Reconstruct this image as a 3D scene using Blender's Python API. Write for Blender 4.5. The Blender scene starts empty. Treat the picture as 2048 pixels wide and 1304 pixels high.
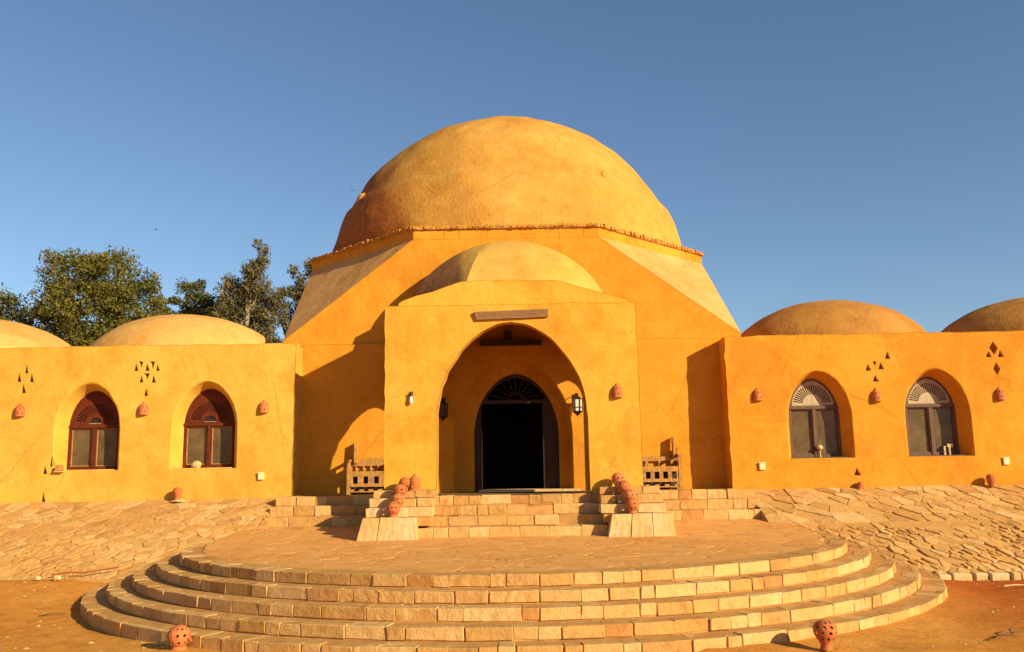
import bpy, bmesh, math, random
import numpy as np
from math import sin, cos, pi, radians, sqrt, atan2
from mathutils import Vector, Matrix, noise
from mathutils.geometry import delaunay_2d_cdt

rnd = random.Random(11)
nrs = np.random.RandomState(5)
S = bpy.context.scene
COL = S.collection

# ------------------------------------------------------------------ camera
EYE = 1.984
PITCH, ROLL = radians(9.2), 0.0170
cam = bpy.data.objects.new('camera', bpy.data.cameras.new('camera'))
COL.objects.link(cam)
F_ = Vector((0, cos(PITCH), sin(PITCH))); U_ = Vector((0, -sin(PITCH), cos(PITCH))); R_ = Vector((1, 0, 0))
Rr = R_ * cos(ROLL) - U_ * sin(ROLL); Ur = R_ * sin(ROLL) + U_ * cos(ROLL)
M = Matrix.Identity(4)
for i in range(3):
    M[i][0] = Rr[i]; M[i][1] = Ur[i]; M[i][2] = -F_[i]
M[2][3] = EYE
cam.matrix_world = M
cam.data.sensor_width = 36.0
cam.data.lens = 36.0 * 1774 / 2048
cam.data.clip_start = 0.1; cam.data.clip_end = 4000
S.camera = cam

# ------------------------------------------------------------------ sky and sun
SUN_AZ, SUN_EL = radians(128.6), radians(21.5)      # azimuth clockwise from +Y (north)
world = bpy.data.worlds.new("World"); S.world = world
world.use_nodes = True
wn = world.node_tree; wn.nodes.clear()
sky = wn.nodes.new('ShaderNodeTexSky'); sky.sky_type = 'NISHITA'; sky.sun_disc = False
sky.sun_elevation = SUN_EL; sky.sun_rotation = SUN_AZ
sky.air_density = 1.0; sky.dust_density = 0.15; sky.ozone_density = 3.3; sky.altitude = 100
bg = wn.nodes.new('ShaderNodeBackground'); bg.inputs['Strength'].default_value = 0.088
wo = wn.nodes.new('ShaderNodeOutputWorld')
wn.links.new(sky.outputs[0], bg.inputs['Color']); wn.links.new(bg.outputs[0], wo.inputs['Surface'])
sl = bpy.data.lights.new('sun', 'SUN'); sl.energy = 4.9; sl.angle = radians(0.5); sl.color = (1.0, 0.95, 0.64)
sun = bpy.data.objects.new('sun', sl); COL.objects.link(sun)
to_sun = Vector((sin(SUN_AZ) * cos(SUN_EL), cos(SUN_AZ) * cos(SUN_EL), sin(SUN_EL)))
sun.rotation_euler = to_sun.to_track_quat('Z', 'Y').to_euler(); sun.location = to_sun * 60
S.view_settings.view_transform = 'Standard'; S.view_settings.look = 'None'
S.view_settings.gamma = 1.0; S.view_settings.use_curve_mapping = False
S.view_settings.exposure = 0.53
S.cycles.diffuse_bounces = 2

# ------------------------------------------------------------------ materials
def mat(name, build):
    m = bpy.data.materials.new(name); m.use_nodes = True
    nt = m.node_tree
    p = nt.nodes['Principled BSDF']
    build(nt, p)
    return m
def N(nt, kind, **kw):
    n = nt.nodes.new(kind)
    for k, v in kw.items():
        if k in n.inputs: n.inputs[k].default_value = v
        else: setattr(n, k, v)
    return n
def L(nt, a, b): nt.links.new(a, b)
def ramp(nt, fac, stops):
    r = nt.nodes.new('ShaderNodeValToRGB')
    els = r.color_ramp.elements
    while len(els) < len(stops): els.new(0.5)
    for e, (pos, c) in zip(els, stops):
        e.position = pos; e.color = (*c, 1) if len(c) == 3 else c
    L(nt, fac, r.inputs[0]); return r.outputs[0]
def noise_tex(nt, co, scale, detail=4, rough=0.55):
    n = nt.nodes.new('ShaderNodeTexNoise'); n.inputs['Scale'].default_value = scale
    n.inputs['Detail'].default_value = detail; n.inputs['Roughness'].default_value = rough
    L(nt, co, n.inputs['Vector']); return n.outputs['Fac']
def mix(nt, mode, fac, a, b):
    m = nt.nodes.new('ShaderNodeMix'); m.data_type = 'RGBA'; m.blend_type = mode
    if hasattr(fac, 'is_linked') or hasattr(fac, 'node'): L(nt, fac, m.inputs[0])
    else: m.inputs[0].default_value = fac
    for s, v in ((m.inputs[6], a), (m.inputs[7], b)):
        if hasattr(v, 'node'): L(nt, v, s)
        else: s.default_value = (*v, 1)
    return m.outputs[2]
def bump(nt, p, height, strength, dist, normal=None):
    b = nt.nodes.new('ShaderNodeBump'); b.inputs['Strength'].default_value = strength
    b.inputs['Distance'].default_value = dist
    L(nt, height, b.inputs['Height'])
    if normal is not None: L(nt, normal, b.inputs['Normal'])
    return b.outputs['Normal']
def wpos(nt):
    g = nt.nodes.new('ShaderNodeNewGeometry'); return g.outputs['Position']
def ocoord(nt):
    t = nt.nodes.new('ShaderNodeTexCoord'); return t.outputs['Object']

def N_map(nt, val, lo, hi):
    m = nt.nodes.new('ShaderNodeMapRange'); m.inputs[1].default_value = lo; m.inputs[2].default_value = hi
    L(nt, val, m.inputs[0]); return m.outputs[0]
def plaster(base, pale, dark, rough_bump=0.5, crack=False, streaks=True, mud=None):
    def b(nt, p):
        co = wpos(nt)
        big = noise_tex(nt, co, 0.7, 6, 0.65)
        med = noise_tex(nt, co, 2.6, 6, 0.62)
        fine = noise_tex(nt, co, 22, 5, 0.65)
        c1 = ramp(nt, big, [(0.30, dark), (0.5, base), (0.70, pale)])
        c2 = ramp(nt, med, [(0.28, dark), (0.47, base), (0.75, pale)])
        c = mix(nt, 'MIX', 0.5, c1, c2)
        if streaks:                                   # rain wash running down the plaster
            mp = nt.nodes.new('ShaderNodeMapping'); mp.inputs['Scale'].default_value = (1.0, 1.0, 0.12)
            L(nt, co, mp.inputs[0])
            st = noise_tex(nt, mp.outputs[0], 3.1, 4, 0.6)
            sm = ramp(nt, st, [(0.50, (0, 0, 0)), (0.78, (1, 1, 1))])
            c = mix(nt, 'MIX', sm, c, mix(nt, 'MIX', 0.28, c, pale))
        f = ramp(nt, fine, [(0.30, (0.86, 0.84, 0.80)), (0.55, (1, 1, 1))])
        c = mix(nt, 'MULTIPLY', 0.6, c, f)
        sp = noise_tex(nt, co, 9, 3, 0.5)              # small straw-dark pits
        spm = ramp(nt, sp, [(0.19, (0.45, 0.42, 0.4)), (0.27, (1, 1, 1))])
        c = mix(nt, 'MULTIPLY', 0.55, c, spm)
        # trowelled patch repairs, each with its own tone
        pv = nt.nodes.new('ShaderNodeTexVoronoi'); pv.inputs['Scale'].default_value = 0.85
        wz = nt.nodes.new('ShaderNodeVectorMath'); wz.operation = 'MULTIPLY_ADD'
        L(nt, co, wz.inputs[2]); wz.inputs[1].default_value = (0.5, 0.5, 0.5)
        nn = nt.nodes.new('ShaderNodeTexNoise'); nn.inputs['Scale'].default_value = 2.4; nn.inputs['Detail'].default_value = 5; L(nt, co, nn.inputs['Vector'])
        L(nt, nn.outputs['Color'], wz.inputs[0]); L(nt, wz.outputs[0], pv.inputs['Vector'])
        sep = nt.nodes.new('ShaderNodeSeparateColor'); L(nt, pv.outputs['Color'], sep.inputs[0])
        c = mix(nt, 'MULTIPLY', 0.55, c, ramp(nt, sep.outputs[0], [(0.0, (0.86, 0.80, 0.74)), (0.35, (1, 1, 1)), (0.7, (1.0, 1.0, 1.0)), (1.0, (1.08, 1.12, 1.2))]))
        if crack:
            vo = N(nt, 'ShaderNodeTexVoronoi', feature='DISTANCE_TO_EDGE'); vo.inputs['Scale'].default_value = 0.42
            wv = noise_tex(nt, co, 1.4, 5, 0.7)
            mp2 = nt.nodes.new('ShaderNodeVectorMath'); mp2.operation = 'MULTIPLY_ADD'
            cmb = nt.nodes.new('ShaderNodeCombineXYZ')
            for k in range(3): L(nt, wv, cmb.inputs[k])
            L(nt, cmb.outputs[0], mp2.inputs[0]); mp2.inputs[1].default_value = (1.1, 1.1, 1.1); L(nt, co, mp2.inputs[2])
            L(nt, mp2.outputs[0], vo.inputs['Vector'])
            ck = ramp(nt, vo.outputs['Distance'], [(0.0, (0.62, 0.58, 0.52)), (0.012, (1, 1, 1))])
            gate = ramp(nt, noise_tex(nt, co, 0.7, 2, 0.5), [(0.45, (0, 0, 0)), (0.6, (1, 1, 1))])
            c = mix(nt, 'MIX', gate, c, mix(nt, 'MULTIPLY', 0.6, c, ck))
        if mud:                                       # brown area: bare, unpainted mud on the great dome, one facet on the porch dome
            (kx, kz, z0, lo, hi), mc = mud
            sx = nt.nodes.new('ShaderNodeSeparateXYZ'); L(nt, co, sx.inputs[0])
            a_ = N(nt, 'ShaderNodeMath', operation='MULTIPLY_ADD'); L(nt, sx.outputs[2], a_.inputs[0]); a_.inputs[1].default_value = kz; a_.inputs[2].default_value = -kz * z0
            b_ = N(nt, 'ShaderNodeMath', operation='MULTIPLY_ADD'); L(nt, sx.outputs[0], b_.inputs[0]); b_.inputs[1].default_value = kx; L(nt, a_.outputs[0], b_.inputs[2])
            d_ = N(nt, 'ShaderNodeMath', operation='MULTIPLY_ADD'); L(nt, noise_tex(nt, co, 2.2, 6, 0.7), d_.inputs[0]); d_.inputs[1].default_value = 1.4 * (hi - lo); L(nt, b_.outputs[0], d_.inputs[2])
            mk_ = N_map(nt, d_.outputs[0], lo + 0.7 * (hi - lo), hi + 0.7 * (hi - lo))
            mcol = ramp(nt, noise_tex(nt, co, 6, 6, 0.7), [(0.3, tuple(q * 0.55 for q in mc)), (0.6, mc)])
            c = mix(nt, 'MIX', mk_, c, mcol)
        L(nt, c, p.inputs['Base Color'])
        p.inputs['Roughness'].default_value = 0.93
        p.inputs['Specular IOR Level'].default_value = 0.12
        bev = nt.nodes.new('ShaderNodeBevel'); bev.samples = 4; bev.inputs['Radius'].default_value = 0.035
        n1 = bump(nt, p, noise_tex(nt, co, 1.7, 3, 0.5), 0.55, 0.06, bev.outputs[0])
        n2 = bump(nt, p, noise_tex(nt, co, 11, 5, 0.65), rough_bump, 0.02, n1)
        n3 = bump(nt, p, fine, 0.22, 0.008, n2)
        L(nt, n3, p.inputs['Normal'])
    return b
M_WALL = mat('ochre_plaster', plaster((0.67, 0.305, 0.032), (0.75, 0.385, 0.060), (0.58, 0.21, 0.017), 0.42, True))
M_WALL_R = mat('ochre_plaster_orange', plaster((0.64, 0.24, 0.019), (0.70, 0.30, 0.034), (0.53, 0.16, 0.011), 0.42, True))
M_DOME = mat('ochre_plaster_dome', plaster((0.60, 0.26, 0.042), (0.67, 0.33, 0.075), (0.46, 0.165, 0.022), 1.2, True, False))
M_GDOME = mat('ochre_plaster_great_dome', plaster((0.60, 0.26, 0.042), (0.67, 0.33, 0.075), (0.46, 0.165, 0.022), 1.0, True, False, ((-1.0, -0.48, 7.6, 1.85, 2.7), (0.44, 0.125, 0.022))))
M_PDOME = mat('ochre_plaster_porch_dome', plaster((0.64, 0.32, 0.06), (0.70, 0.38, 0.09), (0.52, 0.22, 0.03), 0.6, True, False, ((-1.0, -0.12, 5.9, 0.95, 1.10), (0.40, 0.16, 0.05))))  # left facet coloured browner, with a crisp edge near the crease
M_SHOULDER = mat('pale_plaster_shoulder', plaster((0.68, 0.30, 0.085), (0.74, 0.36, 0.12), (0.56, 0.21, 0.045), 0.35, True, False))
M_DOME_L = mat('pale_plaster_dome', plaster((0.67, 0.315, 0.075), (0.73, 0.375, 0.11), (0.55, 0.22, 0.04), 0.5, True, False))
M_WALL_L = mat('pale_ochre_plaster', plaster((0.68, 0.34, 0.044), (0.75, 0.425, 0.085), (0.60, 0.235, 0.022), 0.40, True))
M_DOME_B = mat('brown_plaster_dome', plaster((0.46, 0.18, 0.032), (0.58, 0.25, 0.055), (0.31, 0.11, 0.02), 0.6, True, False))
M_TRIM = mat('pale_plaster_trim', plaster((0.66, 0.36, 0.10), (0.74, 0.45, 0.16), (0.5, 0.22, 0.04)))

def stone_mat(stops, bumpk=0.6, sc=7, spec=0.15):
    def b(nt, p):
        oi = nt.nodes.new('ShaderNodeObjectInfo')
        co = wpos(nt)
        c = ramp(nt, oi.outputs['Random'], stops)
        n1 = noise_tex(nt, co, sc, 6, 0.65)
        c = mix(nt, 'MULTIPLY', 0.75, c, ramp(nt, n1, [(0.3, (0.66, 0.56, 0.44)), (0.48, (0.98, 0.95, 0.9)), (0.7, (1.06, 1.05, 1.02))]))
        # banded sandstone veins
        wv = nt.nodes.new('ShaderNodeTexWave'); wv.inputs['Scale'].default_value = 2.3
        wv.inputs['Distortion'].default_value = 9; wv.inputs['Detail'].default_value = 3
        L(nt, co, wv.inputs['Vector'])
        gate = ramp(nt, noise_tex(nt, co, 0.9, 2, 0.5), [(0.52, (0, 0, 0)), (0.66, (1, 1, 1))])
        c = mix(nt, 'MIX', gate, c, mix(nt, 'MULTIPLY', 0.6, c, ramp(nt, wv.outputs['Fac'], [(0.1, (0.8, 0.6, 0.42)), (0.7, (1.04, 1.0, 0.95))])))
        # windblown sand
        sd = ramp(nt, noise_tex(nt, co, 2.2, 5, 0.6), [(0.42, (0, 0, 0)), (0.66, (1, 1, 1))])
        c = mix(nt, 'MIX', sd, c, mix(nt, 'MIX', 0.6, c, (0.66, 0.30, 0.075)))
        L(nt, c, p.inputs['Base Color'])
        p.inputs['Roughness'].default_value = 0.88; p.inputs['Specular IOR Level'].default_value = spec
        a = bump(nt, p, noise_tex(nt, co, sc * 0.9, 6, 0.72), bumpk, 0.045)
        L(nt, bump(nt, p, noise_tex(nt, co, 40, 4, 0.6), 0.4, 0.006, a), p.inputs['Normal'])
    return b
M_STEP = mat('pale_sandstone', stone_mat(stops=[(0.0, (0.465, 0.225, 0.064)), (0.2, (0.549, 0.276, 0.087)), (0.55, (0.634, 0.342, 0.123)), (0.85, (0.691, 0.401, 0.162)), (0.93, (0.528, 0.217, 0.064)), (1.0, (0.444, 0.167, 0.049))], bumpk=0.75))
M_SLAB = mat('slope_sandstone', stone_mat([(0.0, (0.462, 0.218, 0.063)), (0.3, (0.550, 0.281, 0.088)), (0.8, (0.660, 0.363, 0.130)), (0.95, (0.720, 0.426, 0.176)), (1.0, (0.440, 0.173, 0.049))], 0.8))
M_PAVE = mat('terrace_flagstone', stone_mat([(0.0, (0.70, 0.305, 0.078)), (0.5, (0.73, 0.325, 0.09)), (1.0, (0.75, 0.34, 0.10))], 0.25, 3))
M_PALE = mat('pale_limestone', stone_mat([(0.0, (0.60, 0.38, 0.17)), (1.0, (0.70, 0.48, 0.25))]))

def mortar_b(nt, p):
    co = wpos(nt)
    c = ramp(nt, noise_tex(nt, co, 5, 6, 0.6), [(0.3, (0.48, 0.21, 0.055)), (0.7, (0.63, 0.295, 0.085))])
    L(nt, c, p.inputs['Base Color']); p.inputs['Roughness'].default_value = 0.95
    p.inputs['Specular IOR Level'].default_value = 0.1
    L(nt, bump(nt, p, noise_tex(nt, co, 30, 5, 0.7), 0.6, 0.02), p.inputs['Normal'])
M_MORTAR = mat('sandy_mortar', mortar_b)

def sand_b(nt, p):
    co = wpos(nt)
    a = noise_tex(nt, co, 0.35, 5, 0.6); b2 = noise_tex(nt, co, 3.5, 6, 0.65); c3 = noise_tex(nt, co, 40, 4, 0.6)
    c = ramp(nt, a, [(0.35, (0.58, 0.20, 0.030)), (0.5, (0.70, 0.265, 0.042)), (0.68, (0.76, 0.33, 0.065))])
    c = mix(nt, 'MULTIPLY', 0.7, c, ramp(nt, b2, [(0.3, (0.72, 0.62, 0.52)), (0.55, (1, 1, 1)), (0.75, (1.1, 1.08, 1.05))]))
    c = mix(nt, 'MULTIPLY', 0.5, c, ramp(nt, c3, [(0.3, (0.65, 0.6, 0.55)), (0.5, (1, 1, 1))]))
    # darker damp red soil on the right hand side of the terrace
    sx = nt.nodes.new('ShaderNodeSeparateXYZ'); L(nt, co, sx.inputs[0])
    ad = nt.nodes.new('ShaderNodeMath'); ad.operation = 'MULTIPLY_ADD'
    L(nt, b2, ad.inputs[0]); ad.inputs[1].default_value = 2.5; L(nt, sx.outputs[0], ad.inputs[2])
    wet = ramp(nt, N_map(nt, ad.outputs[0], 6.4, 8.6), [(0, (0, 0, 0)), (1, (1, 1, 1))])
    c = mix(nt, 'MIX', wet, c, mix(nt, 'MULTIPLY', 1.0, c, (0.74, 0.44, 0.38)))
    L(nt, c, p.inputs['Base Color']); p.inputs['Roughness'].default_value = 0.95
    p.inputs['Specular IOR Level'].default_value = 0.08
    clod = ramp(nt, noise_tex(nt, co, 6.5, 5, 0.7), [(0.32, (0.55, 0.42, 0.36)), (0.42, (1, 1, 1))])
    c = mix(nt, 'MULTIPLY', 0.7, c, clod)
    pale = ramp(nt, noise_tex(nt, co, 4.1, 6, 0.75), [(0.60, (0, 0, 0)), (0.72, (1, 1, 1))])
    c = mix(nt, 'MIX', pale, c, mix(nt, 'MIX', 0.4, c, (0.74, 0.42, 0.14)))
    L(nt, c, p.inputs['Base Color'])
    n1 = bump(nt, p, noise_tex(nt, co, 2.6, 4, 0.6), 0.35, 0.08)
    n2 = bump(nt, p, noise_tex(nt, co, 17, 8, 0.78), 0.7, 0.03, n1)
    L(nt, bump(nt, p, c3, 0.5, 0.01, n2), p.inputs['Normal'])
M_SAND = mat('orange_sand', sand_b)

def terracotta_b(nt, p):
    co = ocoord(nt); oi = nt.nodes.new('ShaderNodeObjectInfo')
    c = ramp(nt, oi.outputs['Random'], [(0, (0.50, 0.125, 0.034)), (1, (0.60, 0.175, 0.054))])
    c = mix(nt, 'MULTIPLY', 0.6, c, ramp(nt, noise_tex(nt, co, 9, 5, 0.6), [(0.3, (0.7, 0.62, 0.55)), (0.6, (1.05, 1.03, 1))]))
    L(nt, c, p.inputs['Base Color']); p.inputs['Roughness'].default_value = 0.8
    p.inputs['Specular IOR Level'].default_value = 0.2
    L(nt, bump(nt, p, noise_tex(nt, co, 45, 4, 0.6), 0.35, 0.004), p.inputs['Normal'])
M_TERRA = mat('terracotta', terracotta_b)

def wood(base, dark, grain=(18, 18, 1.2), rough=0.6, spec=0.3, k=0.4):
    def b(nt, p):
        co = ocoord(nt); mp = nt.nodes.new('ShaderNodeMapping'); mp.inputs['Scale'].default_value = grain
        L(nt, co, mp.inputs[0])
        g = noise_tex(nt, mp.outputs[0], 3, 6, 0.65)
        c = ramp(nt, g, [(0.3, dark), (0.62, base)])
        c = mix(nt, 'MULTIPLY', 0.5, c, ramp(nt, noise_tex(nt, co, 4, 4, 0.6), [(0.3, (0.65, 0.6, 0.55)), (0.6, (1, 1, 1))]))
        L(nt, c, p.inputs['Base Color']); p.inputs['Roughness'].default_value = rough
        p.inputs['Specular IOR Level'].default_value = spec
        L(nt, bump(nt, p, g, k, 0.006), p.inputs['Normal'])
    return b
M_REDWOOD = mat('red_brown_wood', wood((0.155, 0.030, 0.010), (0.08, 0.014, 0.005), rough=0.6, spec=0.12))
M_GREYWOOD = mat('weathered_grey_wood', wood((0.52, 0.36, 0.20), (0.34, 0.21, 0.11), rough=0.5, spec=0.4))
M_BROWNWOOD = mat('dull_brown_wood', wood((0.17, 0.075, 0.035), (0.09, 0.038, 0.018)))
M_BENCH = mat('weathered_bench_wood', wood((0.56, 0.26, 0.07), (0.30, 0.115, 0.03), (9, 9, 3), 0.8, 0.12, 0.7))
M_DARKWOOD = mat('dark_door_wood', wood((0.065, 0.023, 0.010), (0.03, 0.010, 0.005)))
M_PLANK = mat('carved_plank_wood', wood((0.36, 0.17, 0.075), (0.20, 0.085, 0.036), (2, 18, 18), 0.8, 0.15, 0.8))

def glass_b(nt, p):
    co = wpos(nt)
    c = ramp(nt, noise_tex(nt, co, 3, 5, 0.6), [(0.3, (0.085, 0.046, 0.016)), (0.7, (0.17, 0.095, 0.036))])
    sp = ramp(nt, noise_tex(nt, co, 28, 3, 0.5), [(0.66, (0, 0, 0)), (0.76, (1, 1, 1))])
    c = mix(nt, 'MIX', sp, c, mix(nt, 'MIX', 0.35, c, (0.4, 0.3, 0.18)))
    L(nt, c, p.inputs['Base Color']); p.inputs['Roughness'].default_value = 0.25
    p.inputs['Specular IOR Level'].default_value = 0.28
    L(nt, bump(nt, p, noise_tex(nt, co, 2, 2, 0.5), 0.1, 0.02), p.inputs['Normal'])
M_GLASS = mat('dusty_window_glass', glass_b)
def plain(c, rough=0.6, spec=0.3, metal=0.0, sc=20, var=0.25):
    def b(nt, p):
        n = noise_tex(nt, ocoord(nt), sc, 4, 0.6)
        lo = tuple(v * (1 - var) for v in c); hi = tuple(min(1, v * (1 + var * 0.5)) for v in c)
        L(nt, ramp(nt, n, [(0.3, lo), (0.7, hi)]), p.inputs['Base Color'])
        p.inputs['Roughness'].default_value = rough; p.inputs['Specular IOR Level'].default_value = spec
        p.inputs['Metallic'].default_value = metal
        L(nt, bump(nt, p, n, 0.2, 0.003), p.inputs['Normal'])
    return b
M_IRON = mat('black_iron', plain((0.022, 0.018, 0.015), 0.5, 0.4))
M_FROST = mat('frosted_lamp_glass', plain((0.75, 0.68, 0.52), 0.35, 0.5, 0, 8, 0.12))
M_BOX = mat('cream_plastic', plain((0.78, 0.60, 0.30), 0.5, 0.3, 0, 8, 0.1))
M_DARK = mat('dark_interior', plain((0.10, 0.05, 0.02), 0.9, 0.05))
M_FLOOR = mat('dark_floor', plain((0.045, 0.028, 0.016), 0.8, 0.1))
M_PFLOOR = mat('worn_porch_floor', plain((0.20, 0.10, 0.036), 0.85, 0.15, 0, 3, 0.35))
M_CORN = mat('ochre_washed_brick', plain((0.56, 0.22, 0.035), 0.9, 0.1, 0, 5, 0.4))
M_BRICK = mat('red_brown_brick', plain((0.50, 0.19, 0.045), 0.85, 0.15, 0, 6, 0.45))
M_PEB = mat('dusty_pebbles', plain((0.62, 0.36, 0.15), 0.9, 0.1, 0, 1.3, 0.5))
M_BARK = mat('pale_bark', plain((0.36, 0.24, 0.15), 0.9, 0.1, 0, 5, 0.4))
M_HOSE = mat('red_rubber', plain((0.35, 0.05, 0.02), 0.6, 0.3))
M_BIRD = mat('dark_feathers', plain((0.02, 0.02, 0.022), 0.8, 0.2))
def leaf(c1, c2, c3):
    def b(nt, p):
        co = wpos(nt)
        n = noise_tex(nt, co, 0.9, 4, 0.6)
        c = ramp(nt, n, [(0.35, c1), (0.52, c2), (0.68, c3)])
        g = nt.nodes.new('ShaderNodeNewGeometry')
        c = mix(nt, 'MULTIPLY', 0.8, c, ramp(nt, g.outputs['Random Per Island'], [(0, (0.55, 0.55, 0.5)), (1, (1.3, 1.25, 1.1))]))
        L(nt, c, p.inputs['Base Color']); p.inputs['Roughness'].default_value = 0.6
        p.inputs['Specular IOR Level'].default_value = 0.25
        tr = nt.nodes.new('ShaderNodeBsdfTranslucent'); L(nt, c, tr.inputs['Color'])
        ms = nt.nodes.new('ShaderNodeMixShader'); ms.inputs[0].default_value = 0.25
        L(nt, p.outputs[0], ms.inputs[1]); L(nt, tr.outputs[0], ms.inputs[2])
        L(nt, ms.outputs[0], nt.nodes['Material Output'].inputs['Surface'])
    return b
M_LEAF_A = mat('olive_leaves', leaf((0.115, 0.098, 0.016), (0.18, 0.145, 0.022), (0.26, 0.175, 0.030)))
M_LEAF_B = mat('deep_green_leaves', leaf((0.09, 0.085, 0.020), (0.135, 0.12, 0.024), (0.21, 0.15, 0.032)))
M_LEAF_C = mat('dusty_eucalyptus_leaves', leaf((0.13, 0.10, 0.045), (0.19, 0.14, 0.058), (0.27, 0.165, 0.066)))

# ------------------------------------------------------------------ helpers
def mk(name, verts, faces, m, parent=None, smooth=None, loc=None):
    me = bpy.data.meshes.new(name)
    me.from_pydata([tuple(v) for v in verts], [], faces)
    bm = bmesh.new(); bm.from_mesh(me)
    bmesh.ops.recalc_face_normals(bm, faces=bm.faces[:])
    bm.to_mesh(me); bm.free()
    return fin(name, me, m, parent, smooth, loc)
def fin(name, me, m, parent=None, smooth=None, loc=None):
    for mm in (m if isinstance(m, (list, tuple)) else [m]): me.materials.append(mm)
    if smooth is not None:
        me.polygons.foreach_set('use_smooth', [True] * len(me.polygons))
        me.set_sharp_from_angle(angle=smooth)
    o = bpy.data.objects.new(name, me); COL.objects.link(o)
    if parent is not None: o.parent = parent
    if loc is not None: o.location = loc
    return o
def tag(o, label=None, cat=None, group=None, kind=None):
    if label: o['label'] = label
    if cat: o['category'] = cat
    if group: o['group'] = group
    if kind: o['kind'] = kind
    return o
def thing(name, label, cat, loc=(0, 0, 0), rz=0, group=None, kind=None):
    o = bpy.data.objects.new(name, None); COL.objects.link(o)
    o.empty_display_size = 0.1
    o.location = loc; o.rotation_euler = (0, 0, rz)
    return tag(o, label, cat, group, kind)
class MB:
    def __init__(s): s.v = []; s.f = []
    def add(s, v, f):
        k = len(s.v); s.v += [tuple(p) for p in v]; s.f += [tuple(i + k for i in q) for q in f]; return s
    def box(s, x0, x1, y0, y1, z0, z1, j=0.0, tf=None):
        v = [(x, y, z) for z in (z0, z1) for y in (y0, y1) for x in (x0, x1)]
        if j: v = [(a + rnd.uniform(-j, j), b + rnd.uniform(-j, j), c + rnd.uniform(-j, j)) for a, b, c in v]
        if tf: v = [tf(p) for p in v]
        return s.add(v, [(0, 2, 3, 1), (4, 5, 7, 6), (0, 1, 5, 4), (2, 6, 7, 3), (0, 4, 6, 2), (1, 3, 7, 5)])
    def tube(s, pts, r, n=6, taper=None):
        rings = []
        pts = [Vector(p) for p in pts]
        for i, p in enumerate(pts):
            d = (pts[min(i + 1, len(pts) - 1)] - pts[max(i - 1, 0)]).normalized()
            a = d.cross(Vector((0, 0, 1)) if abs(d.z) < 0.9 else Vector((1, 0, 0))).normalized(); b = d.cross(a)
            rr = r if taper is None else r + (taper - r) * i / (len(pts) - 1)
            rings.append([p + (a * cos(2 * pi * k / n) + b * sin(2 * pi * k / n)) * rr for k in range(n)])
        v = [q for g in rings for q in g]; f = []
        for i in range(len(pts) - 1):
            for k in range(n):
                k2 = (k + 1) % n; f.append((i * n + k, i * n + k2, (i + 1) * n + k2, (i + 1) * n + k))
        f.append(tuple(range(n))); f.append(tuple((len(pts) - 1) * n + k for k in range(n)))
        return s.add(v, f)
    def lathe(s, prof, n=20, c=(0, 0, 0)):
        v = []; f = []
        for r, z in prof:
            for k in range(n): v.append((c[0] + r * cos(2 * pi * k / n), c[1] + r * sin(2 * pi * k / n), c[2] + z))
        for i in range(len(prof) - 1):
            for k in range(n):
                k2 = (k + 1) % n; f.append((i * n + k, i * n + k2, (i + 1) * n + k2, (i + 1) * n + k))
        f.append(tuple(range(n))); f.append(tuple((len(prof) - 1) * n + k for k in range(n)))
        return s.add(v, f)
    def mk(s, name, m, parent=None, smooth=None, loc=None): return mk(name, s.v, s.f, m, parent, smooth, loc)

def stone_hex(name, c8, m, parent, j=0.012, bev=0.014):
    """block from 8 corners (order of MB.box), corners jittered and edges chamfered"""
    b = MB(); b.add([tuple(q + rnd.uniform(-j, j) for q in p) for p in c8],
                    [(0, 2, 3, 1), (4, 5, 7, 6), (0, 1, 5, 4), (2, 6, 7, 3), (0, 4, 6, 2), (1, 3, 7, 5)])
    bm = bmesh.new(); vs = [bm.verts.new(p) for p in b.v]
    for f in b.f: bm.faces.new([vs[i] for i in f])
    bmesh.ops.recalc_face_normals(bm, faces=bm.faces[:])
    bmesh.ops.bevel(bm, geom=bm.edges[:], offset=bev, segments=1, affect='EDGES', profile=0.5)
    me = bpy.data.meshes.new(name); bm.to_mesh(me); bm.free()
    return fin(name, me, m, parent)
def box8(x0, x1, y0, y1, z0, z1): return [(x, y, z) for z in (z0, z1) for y in (y0, y1) for x in (x0, x1)]

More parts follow.
